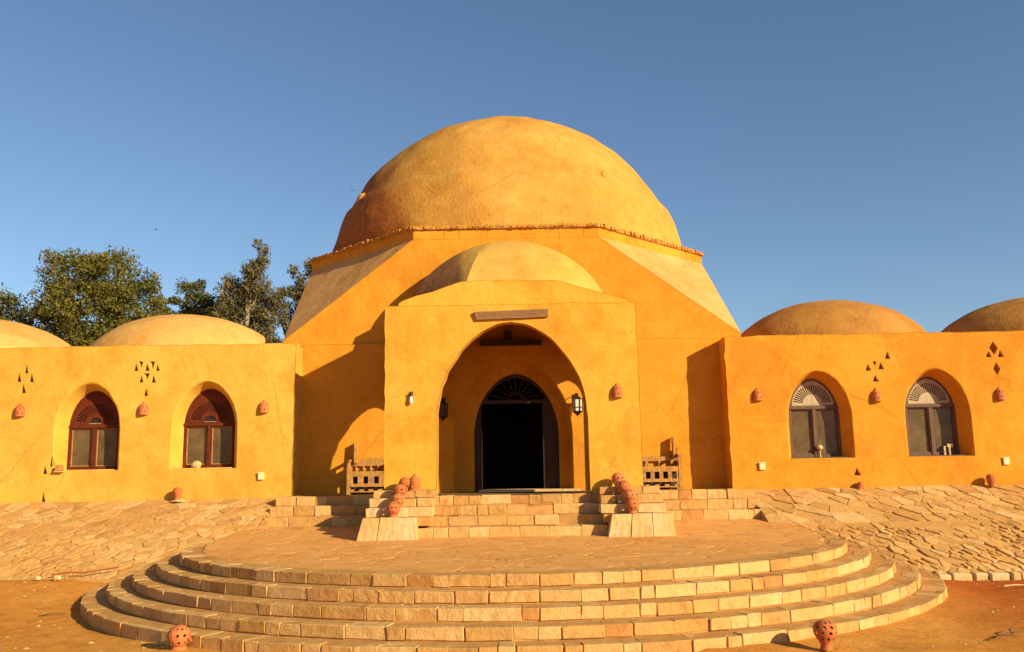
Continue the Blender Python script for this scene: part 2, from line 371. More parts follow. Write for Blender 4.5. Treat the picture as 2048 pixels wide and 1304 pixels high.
def densify(poly, step, jit=0.0, closed=True):
    out = []
    n = len(poly)
    for i in range(n if closed else n - 1):
        a, b = poly[i], poly[(i + 1) % n]
        d = math.hypot(b[0] - a[0], b[1] - a[1]); k = max(1, int(d / step))
        for t in range(k):
            q = (a[0] + (b[0] - a[0]) * t / k, a[1] + (b[1] - a[1]) * t / k)
            if jit: q = (q[0] + rnd.gauss(0, jit), q[1] + rnd.gauss(0, jit))
            out.append(q)
    return out
def arch(cx, hw, z0, zs, za, n=22, p=1.85):
    """closed outline of an arched opening, counter-clockwise from bottom left"""
    pts = [(cx - hw, z0), (cx + hw, z0)]
    for k in range(n + 1):
        t = pi * k / n; x = cos(t)
        pts.append((cx + hw * x, zs + (za - zs) * sqrt(max(0.0, 1 - abs(x) ** p))))
    return pts
def tess(loops, grid=None):
    """triangulate an outline with holes; optional inner grid points; returns points, triangles"""
    segs = [(lp[k], lp[(k + 1) % len(lp)]) for lp in loops for k in range(len(lp))]
    A = np.array([q[0] for q in segs]); Bv = np.array([q[1] for q in segs])
    def inside(x, y):
        c = (A[:, 1] > y) != (Bv[:, 1] > y)
        xi = A[c, 0] + (y - A[c, 1]) / (Bv[c, 1] - A[c, 1]) * (Bv[c, 0] - A[c, 0])
        return (xi > x).sum() % 2 == 1
    pts = [q for lp in loops for q in lp]; edges = []; k0 = 0
    for lp in loops:
        edges += [(k0 + k, k0 + (k + 1) % len(lp)) for k in range(len(lp))]; k0 += len(lp)
    if grid:
        D = Bv - A; LL = (D * D).sum(1) + 1e-12
        x0, y0 = A.min(0); x1, y1 = A.max(0)
        for x in np.arange(x0 + grid / 2, x1, grid):
            for y in np.arange(y0 + grid / 2, y1, grid):
                if not inside(x, y): continue
                t = np.clip(((x - A[:, 0]) * D[:, 0] + (y - A[:, 1]) * D[:, 1]) / LL, 0, 1)
                if np.hypot(x - A[:, 0] - t * D[:, 0], y - A[:, 1] - t * D[:, 1]).min() > grid * 0.3: pts.append((x, y))
    o = delaunay_2d_cdt([Vector(p) for p in pts], edges, [], 0, 1e-5)
    V = [(p.x, p.y) for p in o[0]]
    T = [tuple(f) for f in o[2] if inside(sum(V[q][0] for q in f) / 3, sum(V[q][1] for q in f) / 3)]
    return V, T
def wall_mesh(B, outline, holes, P, thick, grid=0.3):
    """front sheet with holes + outer edge strips; holes: list of (front_loop, [(loop, depth), ...], cap)"""
    V, T = tess([outline] + [h[0] for h in holes], grid)
    B.add([P(a, b, 0) for a, b in V], T)
    n = len(outline)
    v = [P(a, b, 0) for a, b in outline] + [P(a, b, thick) for a, b in outline]
    B.add(v, [(i, (i + 1) % n, n + (i + 1) % n, n + i) for i in range(n)])
    for fr, stages, cap in holes:
        prev = [P(a, b, 0) for a, b in fr]
        for lp, d in stages:
            cur = [P(a, b, d) for a, b in lp]; n = len(cur)
            B.add(prev + cur, [(i, (i + 1) % n, n + (i + 1) % n, n + i) for i in range(n)])
            prev = cur
        if cap:
            V, T = tess([stages[-1][0]]); B.add([P(a, b, stages[-1][1]) for a, b in V], T)
def plate(B, loops, P, d0, d1):
    """flat plate with holes between depths d0 (front) and d1"""
    V, T = tess(loops)
    n = len(V)
    B.add([P(a, b, d0) for a, b in V] + [P(a, b, d1) for a, b in V], T + [tuple(i + n for i in t) for t in T])
    for lp in loops:
        m_ = len(lp)
        B.add([P(a, b, d0) for a, b in lp] + [P(a, b, d1) for a, b in lp], [(i, (i + 1) % m_, m_ + (i + 1) % m_, m_ + i) for i in range(m_)])
def front(y0, amp=0.0):
    if not amp: return lambda u, w, d: (u, y0 + d, w)
    return lambda u, w, d: (u, y0 + d + amp * (noise.noise((u * 0.55, w * 0.55, y0)) + 0.5 * noise.noise((u * 1.7, w * 1.7, y0 + 3))), w)

def clip_half(poly, nx, ny, c):
    out = []
    for i in range(len(poly)):
        a, b = poly[i], poly[(i + 1) % len(poly)]
        da, db = nx * a[0] + ny * a[1] - c, nx * b[0] + ny * b[1] - c
        if da <= 0: out.append(a)
        if (da < 0 < db) or (db < 0 < da):
            t = da / (da - db); out.append((a[0] + (b[0] - a[0]) * t, a[1] + (b[1] - a[1]) * t))
    return out
def voronoi(pts, poly, sx=1.0, shear=0.0):
    """cells of pts clipped to a convex polygon; metric stretched by sx, sheared"""
    tr = lambda q: (q[0] / sx + shear * q[1], q[1])
    inv = lambda q: ((q[0] - shear * q[1]) * sx, q[1])
    P2 = np.array([tr(q) for q in pts]); pl = [tr(q) for q in poly]; cells = []
    for i, p in enumerate(P2):
        d2 = ((P2 - p) ** 2).sum(1); cell = pl
        for k in np.argsort(d2)[1:28]:
            q = P2[k]; nx, ny = q - p; c = (q @ q - p @ p) / 2
            cell = clip_half(cell, nx, ny, c)
            if len(cell) < 3: break
        cells.append([inv(q) for q in cell] if len(cell) >= 3 else None)
    return cells
def relax_pts(n, poly, it=3, **kw):
    xs = [q[0] for q in poly]; ys = [q[1] for q in poly]
    def inside(q):
        s = 0
        for i in range(len(poly)):
            a, b = poly[i], poly[(i + 1) % len(poly)]
            if (b[0] - a[0]) * (q[1] - a[1]) - (b[1] - a[1]) * (q[0] - a[0]) < 0: return False
        return True
    pts = []
    while len(pts) < n:
        q = (rnd.uniform(min(xs), max(xs)), rnd.uniform(min(ys), max(ys)))
        if inside(q): pts.append(q)
    for _ in range(it):
        cells = voronoi(pts, poly, **kw)
        pts = [(sum(a for a, b in c) / len(c), sum(b for a, b in c) / len(c)) if c else p for c, p in zip(cells, pts)]
    return pts
def inset(poly, g):
    """shrink a convex polygon by g metres on every side"""
    cx = sum(a for a, b in poly) / len(poly); cy = sum(b for a, b in poly) / len(poly)
    out = poly
    for i in range(len(poly)):
        a, b = poly[i], poly[(i + 1) % len(poly)]
        ex, ey = b[0] - a[0], b[1] - a[1]; l = math.hypot(ex, ey)
        if l < 1e-6: continue
        nx, ny = ey / l, -ex / l
        if nx * (cx - a[0]) + ny * (cy - a[1]) > 0: nx, ny = -nx, -ny
        out = clip_half(out, nx, ny, nx * a[0] + ny * a[1] - g)
        if len(out) < 3: return None
    return out
def round_poly(poly, k=0.22):
    out = []
    n = len(poly)
    for i in range(n):
        p, q, r = poly[i - 1], poly[i], poly[(i + 1) % n]
        out.append((q[0] + (p[0] - q[0]) * k, q[1] + (p[1] - q[1]) * k))
        out.append((q[0] + (r[0] - q[0]) * k, q[1] + (r[1] - q[1]) * k))
    return out
def stone_cell(name, poly, surf, m, parent, gap, h, bev, tilt=0.0):
    """flat-faced stone standing on the cell poly; surf(u, v, height) -> point"""
    p0 = inset(poly, gap)
    if not p0: return None
    p0 = round_poly(p0, 0.16)
    p1 = inset(p0, bev)
    if not p1 or len(p1) < 3: return None
    tx, ty = rnd.uniform(-tilt, tilt), rnd.uniform(-tilt, tilt)
    cx = sum(a for a, b in p0) / len(p0); cy = sum(b for a, b in p0) / len(p0)
    s = 1 - bev / max(0.05, sqrt(sum((a - cx) ** 2 + (b - cy) ** 2 for a, b in p0) / len(p0)))
    top = [(cx + (a - cx) * s, cy + (b - cy) * s) for a, b in p0]
    hh = lambda a, b: h + tx * (a - cx) + ty * (b - cy)
    n = len(p0)
    v = [surf(a, b, -0.03) for a, b in p0] + [surf(a, b, hh(a, b) - bev * 0.6) for a, b in p0] + [surf(a, b, hh(a, b)) for a, b in top]
    f = [tuple(range(2 * n, 3 * n))]
    for r in range(2):
        for i in range(n): f.append((r * n + i, r * n + (i + 1) % n, (r + 1) * n + (i + 1) % n, (r + 1) * n + i))
    return mk(name, v, f, m, parent)

FLOOR = 1.50
CX, CY, R0, DT, DR, ZT = -0.04, 16.94, 5.82, 0.35, 0.145, 0.725
def terrace_z(y): return ZT + 0.0109 * max(0.0, y - 14.0) ** 2

# ================================================================== GROUND
def ground():
    def axis(lo, hi, fine_lo, fine_hi, st):
        a = list(np.arange(fine_lo, fine_hi + 1e-6, st)); k = st * 1.6; x = fine_lo
        while x > lo: x -= k; k *= 1.45; a.insert(0, max(x, lo))
        k = st * 1.6; x = fine_hi
        while x < hi: x += k; k *= 1.45; a.append(min(x, hi))
        return a
    X = axis(-900, 900, -13, 13, 0.16); Y = axis(-500, 1500, 7.0, 18.0, 0.16)
    v = []
    for y in Y:
        for x in X:
            z = -0.012
            if abs(x) < 40 and y < 60 and y > -20:
                z += 0.035 * noise.noise((x * 0.45, y * 0.45, 0)) + 0.016 * noise.noise((x * 1.9, y * 1.9, 3))
            t = min(1, max(0, (-x - 5.5) / 3.0)) * min(1, max(0, (y - 12.3) / 4.2))
            t = t * t * (3 - 2 * t); z += 0.21 * t
            rr = math.hypot(x - CX, y - CY)
            if y < 17 and rr < R0 + 4 * DT + 1.0 and x > 2.0:     # sand heaped against the lowest step
                z += 0.05 * max(0, 1 - abs(rr - R0 - 4 * DT) / 0.55)
            if rr < R0 + 4 * DT - 0.3: z -= 0.12
            v.append((x, y, z))
    n = len(X); f = [(j * n + i, j * n + i + 1, (j + 1) * n + i + 1, (j + 1) * n + i) for j in range(len(Y) - 1) for i in range(n - 1)]
    o = mk('ground', v, f, M_SAND, None, 3.2)
    tag(o, 'orange sand ground in front of the round steps', None, None, 'structure')
ground()

# ================================================================== ROUND TERRACE STEPS
steps = thing('round_stone_steps', 'wide round terrace of five pale sandstone steps before the arched porch', 'steps', (CX, CY - R0, 0))
def rel(o):        # keep world coordinates in meshes while parenting to an Empty placed at the base
    o.matrix_parent_inverse = Matrix.Translation(o.parent.location).inverted(); return o
def steps_core():
    B = MB(); n = 120
    for k in range(5):
        R = R0 + k * DT - 0.020; zt = ZT - k * DR - 0.005
        v = []; f = []
        for i in range(n):
            a = 2 * pi * i / n; v.append((CX + R * cos(a), CY + R * sin(a), -0.3 if k == 4 else zt - DR - 0.02))
        for i in range(n):
            a = 2 * pi * i / n; v.append((CX + R * cos(a), CY + R * sin(a), zt))
        Ri = R - DT - 0.08
        for i in range(n):
                a = 2 * pi * i / n; v.append((CX + Ri * cos(a), CY + Ri * sin(a), zt))
        f += [(n + i, n + (i + 1) % n, 2 * n + (i + 1) % n, 2 * n + i) for i in range(n)]
        f += [(i, (i + 1) % n, n + (i + 1) % n, n + i) for i in range(n)]
        B.add(v, f)
    rel(B.mk('mortar_core', M_MORTAR, steps))
steps_core()
for k in range(5):
    R = R0 + k * DT; zt = ZT - k * DR; zb = zt - DR - (0.12 if k == 4 else 0.0)
    a = radians(168) + rnd.uniform(0, 0.03)
    while a < radians(374):
        w = rnd.choice([0.20, 0.26, 0.33, 0.40, 0.48, 0.56, 0.62]) * rnd.uniform(0.9, 1.1)
        b = a + w / R; g = rnd.choice([0.002, 0.003, 0.005, 0.010]) / R
        dep = rnd.choice([0.10, 0.13, 0.18, 0.26, 0.33]); pr = rnd.gauss(0, 0.005)
        c8 = []
        for z in (zb + 0.004, zt + rnd.gauss(-0.001, 0.0025)):
            for rad in (R + pr, R - dep):
                for t in (a + g, b - g): c8.append((CX + rad * cos(t), CY + rad * sin(t), z))
        rel(stone_hex('step_stone', c8, M_STEP, steps, 0.008, rnd.uniform(0.004, 0.011)))
        a = b
def paving():
    poly = [(CX + (R0 - 0.34) * cos(2 * pi * i / 40), CY + (R0 - 0.34) * sin(2 * pi * i / 40)) for i in range(40)]
    poly = clip_half(poly, 0, 1, 18.3)
    pts = relax_pts(190, poly, 2)
    for cell in voronoi(pts, poly):
        if cell:
            h0 = rnd.gauss(-0.006, 0.0012)
            o = stone_cell('paving_stone', cell, lambda u, v, h: (u, v, terrace_z(v) + h), M_PAVE, steps, rnd.choice([0.0015, 0.002, 0.006]), h0, 0.003, 0.0015)
            if o: rel(o)
    v = []; f = []; ring = 14; n = 60                 # sand bed that lifts towards the building
    for r in range(ring + 1):
        for i in range(n):
            a = 2 * pi * i / n; q = (CX + (R0 - 0.3) * r / ring * cos(a), CY + (R0 - 0.3) * r / ring * sin(a))
            v.append((q[0], q[1], terrace_z(q[1]) - 0.010 if r < ring else terrace_z(q[1]) - 0.03))
    for r in range(ring):
        for i in range(n): f.append((r * n + i, r * n + (i + 1) % n, (r + 1) * n + (i + 1) % n, (r + 1) * n + i))
    rel(mk('paving_bed', v, f, M_MORTAR, steps, 3))
paving()

# ================================================================== STRAIGHT STAIRS
def course(parent, name, x0, x1, yf, yb, z0, z1, m=M_STEP, wide=(0.2, 0.6), lean=0.0):
    x = x0
    while x < x1 - 0.02:
        w = rnd.uniform(*wide)
        if x1 - x - w < wide[0] * 0.7: w = x1 - x
        g = rnd.choice([0.001, 0.002, 0.004, 0.008]); pr = rnd.gauss(0, 0.008); dz = rnd.gauss(0, 0.005)
        rel(stone_hex(name, box8(x + g, x + w - g, yf + pr, yb, z0 + 0.005, z1 + dz), m, parent, 0.009, rnd.uniform(0.005, 0.014)))
        x += w
st = thing('porch_stairs', 'short straight flight of pale stone steps rising to the porch arch', 'stairs', (0, 16.5, 0.78))
NR = 4; zf = 0.78; rh = (FLOOR - zf) / NR
core = MB()
for k in range(NR):
    yf = 16.52 + k * 0.32
    course(st, 'step_stone', -1.80, 1.68, yf, yf + 0.40, zf + k * rh - (0.05 if k == 0 else 0), zf + (k + 1) * rh)
    core.box(-1.79, 1.67, yf + 0.012, 17.60, zf + k * rh - 0.04, zf + (k + 1) * rh - 0.012)
rel(core.mk('mortar_core', M_MORTAR, st))

def side_stairs(label, x0, x1, skew):
    t = thing('side_stairs', label, 'stairs', ((x0 + x1) / 2, 18.0, 0.9), 0, 'side stairs beside the porch')
    c = MB()
    for k in range(3):
        yf = 18.34 + k * 0.27; z0 = 0.91 + k * 0.197
        a, b = (x0 + skew * k, x1) if skew > 0 else (x0, x1 + skew * k)
        course(t, 'step_stone', a, b, yf, yf + 0.36, z0 - (0.06 if k == 0 else 0), z0 + 0.197)
        c.box(a + 0.01, b - 0.01, yf + 0.012, 19.1, z0 - 0.05, z0 + 0.19)
    rel(c.mk('mortar_core', M_MORTAR, t))
side_stairs('three pale stone steps left of the porch, half in black shadow', -5.1, -2.56, 0.045)
side_stairs('three pale stone steps in sun between the right wing and the porch', 2.52, 5.1, -0.045)
lo = MB()
lo.box(-4.95, -2.556, 19.0, 19.998, 0.6, FLOOR - 0.006); lo.box(2.515, 4.95, 19.0, 19.998, 0.6, FLOOR - 0.006)
tag(lo.mk('landing_floor', M_MORTAR), 'packed earth landings either side of the porch', None, None, 'structure')

def pedestal(label, x0, x1, xs0, xs1):
    t = thing('stair_pedestal', label, 'pedestal', ((x0 + x1) / 2, 16.2, 0.76), 0, 'stepped stone pedestals flanking the porch stairs')
    n = 3; w = (x1 - x0) / n
    for i in range(n):          # battered block of three upright stones
        a, b = x0 + i * w, x0 + (i + 1) * w; g = 0.0015
        f_ = lambda x: x0 + 0.11 + (x - x0) * (x1 - x0 - 0.16) / (x1 - x0)
        c8 = [(a + g, 16.18, 0.68), (b - g, 16.18, 0.68), (a + g, 17.55, 0.68), (b - g, 17.55, 0.68),
              (f_(a) + g, 16.30, 1.165), (f_(b) - g, 16.30, 1.165), (f_(a) + g, 17.55, 1.165), (f_(b) - g, 17.55, 1.165)]
        rel(stone_hex('block_stone', c8, M_PALE, t, 0.008, 0.007))
    c = MB(); c.box(x0 + 0.14, x1 - 0.10, 16.55, 17.56, 0.7, 1.15); c.box(xs0 + 0.05, xs1 - 0.02, 16.55, 17.56, 1.0, 1.31); c.box(xs0 + 0.06, xs1 - 0.02, 16.9, 17.56, 1.31, 1.47); c.box(xs0 + 0.08, xs1 - 0.02, 17.24, 17.56, 1.47, 1.61)
    rel(c.mk('mortar_core', M_MORTAR, t))
    for k, (yf, z0, z1) in enumerate(((16.52, 1.165, 1.325), (16.84, 1.325, 1.485), (17.18, 1.485, 1.625))):
        course(t, 'course_stone', xs0 + 0.02 * k, xs1, yf, 17.57, z0, z1, M_PALE if k == 0 else M_STEP, (0.3, 0.46))
pedestal('stepped pale stone pedestal left of the porch stairs, carrying five clay pots', -2.87, -1.75, -2.74, -1.52)
pedestal('stepped pale stone pedestal right of the porch stairs, carrying four clay pots', 1.63, 2.87, 1.57, 2.76)

# ================================================================== STONE SLOPES
def slope(label, side, x_in, x_out, ytop, ztop, ybot, zbot, n_up, n_lo, brk, rug, sxs, shs):
    t = thing('stone_slope', label, 'stone slope', (side * (x_in + x_out) / 2, ybot, zbot), 0, 'paved stone slopes below the wings')
    Ln = math.hypot(ytop - ybot, ztop - zbot); cy, cz = (ytop - ybot) / Ln, (ztop - zbot) / Ln
    def surf(u, v, h):        # v = 0 at foot .. Ln at wall; gentle hand-laid undulation
        w = 0.035 * noise.noise((u * 0.6, v * 0.8, side * 4.0)) + 0.03 * sin(pi * v / Ln) - (0.03 if v < brk else 0)
        return (side * u, ybot + v * cy - (h + w) * cz, zbot + v * cz + (h + w) * cy)
    v = []; f = []; nu, nv = 40, 14
    for j in range(nv + 1):
        for i in range(nu + 1):
            v.append(surf(x_in + (x_out - x_in) * i / nu, -0.15 + (Ln + 0.15) * j / nv, 0.0))
    for j in range(nv):
        for i in range(nu): f.append((j * (nu + 1) + i, j * (nu + 1) + i + 1, (j + 1) * (nu + 1) + i + 1, (j + 1) * (nu + 1) + i))
    rel(mk('mortar_bed', v, f, M_MORTAR, t, 3))
    # close the inner cheek of the slope down to the terrace
    c = [surf(x_in, q, 0.0) for q in (0, Ln * 0.5, Ln)]
    w2 = [(p[0], p[1], 0.3) for p in c]
    rel(mk('cheek', c + w2, [(0, 1, 4, 3), (1, 2, 5, 4)], M_MORTAR, t))
    xs_ = 12.6
    up = [(x_in, brk), (xs_, brk), (xs_, Ln - 0.03), (x_in, Ln - 0.03)]
    pts = relax_pts(n_up, up, 1, sx=sxs[0], shear=shs[0])
    for cell in voronoi(pts, up, sx=sxs[0], shear=shs[0]):
        if cell:
            o = stone_cell('slope_stone', cell, surf, M_SLAB, t, rnd.uniform(0.003, 0.011), rnd.uniform(0.006, 0.03) * rug, 0.012 * rug, 0.05 * rug)
            if o: rel(o)
    lw = [(x_in, 0.0), (xs_, 0.0), (xs_, brk), (x_in, brk)]
    pts = relax_pts(n_lo, lw, 1, sx=sxs[1], shear=shs[1])
    cells = [c for c in voronoi(pts, lw, sx=sxs[1], shear=shs[1]) if c]
    cells = [c for c in cells if not (sum(a for a, b in c) / len(c) < 6.6 and sum(b for a, b in c) / len(c) < 0.9)]      # buried under the round steps
    size = lambda c: -abs(sum(c[k - 1][0] * c[k][1] - c[k][0] * c[k - 1][1] for k in range(len(c)))) / (1 + 0.06 * sum(a for a, b in c) / len(c))
    cells.sort(key=size)
    B = MB()
    for k, cell in enumerate(cells):
        a = (rnd.uniform(0.005, 0.02), rnd.uniform(0.0, 0.04) * rug, 0.018 * rug, 0.10 * rug)
        if k < 296 - n_up:
            o = stone_cell('slope_stone', cell, surf, M_SLAB, t, *a)
            if o: rel(o)
        else:
            p0 = inset(cell, a[0])
            if not p0: continue
            cx = sum(q[0] for q in p0) / len(p0); cy_ = sum(q[1] for q in p0) / len(p0); n = len(p0)
            top = [(cx + (q[0] - cx) * 0.75, cy_ + (q[1] - cy_) * 0.75) for q in p0]
            tx = rnd.uniform(-a[3], a[3])
            B.add([surf(q[0], q[1], -0.02) for q in p0] + [surf(q[0], q[1], a[1] + tx * (q[0] - cx)) for q in top],
                  [(q, (q + 1) % n, n + (q + 1) % n, n + q) for q in range(n)] + [tuple(range(n, 2 * n))])
    o = rel(B.mk('rubble_stones', M_SLAB, t)); o['kind'] = 'stuff'
    return t
slope('paved stone slope with smooth slabs below the left wing', -1, 4.97, 13.6, 19.42, 1.475, 16.35, 0.20, 110, 420, 2.0, 0.5, (1.05, 1.0), (0.30, 0.40))
sr = slope('paved stone slope with deep dark joints below the right wing', 1, 4.97, 13.6, 19.42, 1.49, 15.80, 0.0, 120, 430, 2.15, 0.9, (0.95, 0.8), (0.42, 0.6))
x = 7.0
while x < 13.5:                # pale kerb row at the foot of the right slope
    w = rnd.uniform(0.18, 0.42)
    rel(stone_hex('kerb_stone', box8(x + 0.01, x + w - 0.015, 15.62 + rnd.uniform(-.03, .03), 15.86, -0.1, 0.10 + rnd.uniform(-.02, .02)), M_PALE, sr, 0.014, 0.025))
    x += w

# ================================================================== THE BUILDING
bld = thing('domed_building', 'ochre mud plaster building with a great central dome, arched porch and two domed wings', 'building', (0, 20.1, 0))
WY, RY, PY = 19.40, 20.00, 17.60     # planes of wings, recess wall, porch front

def tri(cx, cz, w, h, up=True):
    if up: pts = [(cx - w / 2, cz - h / 2), (cx + w / 2, cz - h / 2), (cx, cz + h / 2)]
    else: pts = [(cx - w / 2, cz + h / 2), (cx, cz - h / 2), (cx + w / 2, cz + h / 2)]
    return [(a + rnd.uniform(-.012, .012), b + rnd.uniform(-.012, .012)) for a, b in pts]
def dia(cx, cz, w, h): return [(cx, cz - h / 2), (cx + w / 2, cz), (cx, cz + h / 2), (cx - w / 2, cz)]
def niche(lp, d=0.13):
    c = (sum(a for a, b in lp) / len(lp), sum(b for a, b in lp) / len(lp))
    back = [(c[0] + (a - c[0]) * 0.92, c[1] + (b - c[1]) * 0.92) for a, b in lp]
    return (lp, [(back, d)], True)
WIN = dict(hw_out=0.72, hw_in=0.565, z0=2.115, zs_out=3.02, za_out=4.03, zs_in=3.02, za_in=3.88, dep=0.34)
def win_hole(cx):
    j = lambda lp: [(a + rnd.gauss(0, 0.006), b + rnd.gauss(0, 0.006)) for a, b in lp]
    fo = j(arch(cx, WIN['hw_out'], WIN['z0'], WIN['zs_out'], WIN['za_out'], 24, 1.8))
    mid = arch(cx, WIN['hw_out'] - 0.03, WIN['z0'] + 0.005, WIN['zs_out'], WIN['za_out'] - 0.03, 24, 1.8)
    bk = arch(cx, WIN['hw_in'], WIN['z0'] + 0.01, WIN['zs_in'], WIN['za_in'], 24, 1.8)
    bk2 = [(a, b) for a, b in bk]
    return (fo, [(mid, 0.03), (bk, WIN['dep']), (bk2, WIN['dep'] + 0.22)], False)
WCX = [-9.29, -6.74, 6.655, 9.235]
nl = []
for cx_, cz_, up in [(-8.30, 4.34, 1), (-8.19, 4.395, 0), (-8.06, 4.34, 1), (-7.94, 4.39, 0), (-7.82, 4.34, 1), (-8.17, 4.09, 1), (-8.045, 4.14, 0), (-7.91, 4.08, 1), (-8.05, 3.79, 1)]:
    nl.append(niche(tri(cx_, cz_, 0.115, 0.15, up)))
for cx_, cz_ in [(-10.71, 4.36), (-10.87, 4.17), (-10.59, 4.16), (-10.75, 3.92), (-10.01, 2.34), (-10.15, 2.15), (-10.16, 1.56)]:
    nl.append(niche(tri(cx_, cz_, 0.11, 0.19, 1)))
nr = []
for cx_, cz_, up in [(7.81, 4.08, 1), (7.95, 4.145, 0), (8.09, 4.10, 1), (7.95, 3.83, 1), (8.25, 4.33, 1), (7.39, 1.82, 1)]:
    nr.append(niche(tri(cx_, cz_, 0.125 if up else 0.07, 0.15 if up else 0.09, up)))
nr += [niche(dia(10.60, 4.45, 0.19, 0.30)), niche(tri(10.47, 4.32, 0.13, 0.14)), niche(tri(10.745, 4.32, 0.13, 0.14)), niche(dia(10.62, 3.99, 0.15, 0.28))]

def wing(x0, x1, holes, ztop, label, m):
    inner = x1 if x1 < 0 else x0
    B = MB()
    top = []
    xs = np.linspace(x1, x0, 60)
    zz = np.linspace(1.0, ztop, 26)[1:-1]
    wob = lambda xx, q: (xx + 0.014 * noise.noise((q * 1.6, xx, 8.0)) + rnd.gauss(0, 0.006), q)
    out = [(x0, 1.0), (x1, 1.0)] + [wob(x1, q) for q in zz]
    for q in xs: top.append((q, ztop + 0.03 * noise.noise((q * 0.7, 2.0, x0)) + 0.012 * noise.noise((q * 4.0, 5.0, x0)) + rnd.gauss(0, 0.006)))
    out = out + top + [wob(x0, q) for q in zz[::-1]]
    wall_mesh(B, out, holes, front(WY, 0.022), 0.36)
    o = B.mk('wing_wall', m, bld, 0.6); rel(o); tag(o, label)
    B = MB()
    yb = WY + 5.2
    B.box(x0 + .005, x1 - .005, WY + 0.365, yb, 4.50, 4.62)                     # roof
    for xa in ((x0, x0 + 0.36), (x1 - 0.36, x1)): B.box(xa[0], xa[1], WY + 0.362, yb, 1.0, 4.80)
    B.box(x0 + .365, x1 - .365, yb - 0.36, yb, 1.0, 4.80)
    B.box(x0 + 0.365, x1 - 0.365, WY + 1.6, WY + 1.7, 1.0, 4.49)                 # inner partition behind the glass
    o = B.mk('wing_shell', m, bld); rel(o)
wing(-15.5, -4.77, [win_hole(c) for c in WCX[:2]] + nl, 4.83, 'pale ochre left wing wall', M_WALL_L)
wing(4.69, 15.5, [win_hole(c) for c in WCX[2:]] + nr, 4.83, 'deeper orange right wing wall', M_WALL_R)

def dome_mesh(cx, cy, z0, R, H, p=2.0, q=0.5, n=64, rings=24, rough=0.02, seed=0, facets=None, foot=None):
    v = []; f = []
    for i in range(rings):
        t = (i / rings) ** 1.0
        r = R * cos(t * pi / 2); z = H * (max(0.0, 1 - (r / R) ** p)) ** q
        for k in range(n):
            a = 2 * pi * k / n; rr = r
            if facets:            # eight-sided foot that blends into a round crown
                fold = facets * cos(pi / 8) / cos(((a + pi / 8) % (pi / 4)) - pi / 8)
                if cos(a) > 0: fold = facets * (cos(pi / 8) + 0.035 * min(1.0, abs(cos(a)) * 2) ** 2)
                w = max(0.0, 1 - (t * 1.25) ** 2); rr = r * ((1 - w) + w * fold)
            if foot: rr *= 1 + foot[1] * (1 - min(1.0, max(0.0, (z - foot[0]) / 0.22)))      # thicker foot ring, stepped in above
            x, y = rr * cos(a), rr * sin(a)
            s = 1 + rough / R * (noise.noise((x * 0.6 + seed, y * 0.6, z * 0.6)) * 1.2 + 0.5 * noise.noise((x * 2.1, y * 2.1 + seed, z * 2.1)))
            v.append((cx + x * s, cy + y * s, z0 + z * s))
    v.append((cx, cy, z0 + H)); top = len(v) - 1
    for i in range(rings - 1):
        for k in range(n): f.append((i * n + k, i * n + (k + 1) % n, (i + 1) * n + (k + 1) % n, (i + 1) * n + k))
    for k in range(n): f.append(((rings - 1) * n + k, (rings - 1) * n + (k + 1) % n, top))
    return v, f
for cx_, lab, m, r_ in ((-13.22, 'low pale dome at the far left of the left wing', M_DOME_L, 2.38), (-8.10, 'low pale dome of the left wing before the trees', M_DOME_L, 2.40),
                   (7.86, 'low brown dome on the right wing', M_DOME_B, 2.43), (13.05, 'low brown dome at the right end of the right wing', M_DOME_B, 2.48)):
    v, f = dome_mesh(cx_, WY + 2.6, 4.70, r_, 1.24 if cx_ < 0 else 1.32, 2.0, 0.62, 64, 20, 0.035, cx_)
    o = mk('wing_dome', v, f, m, bld, 3.2); rel(o); tag(o, lab)

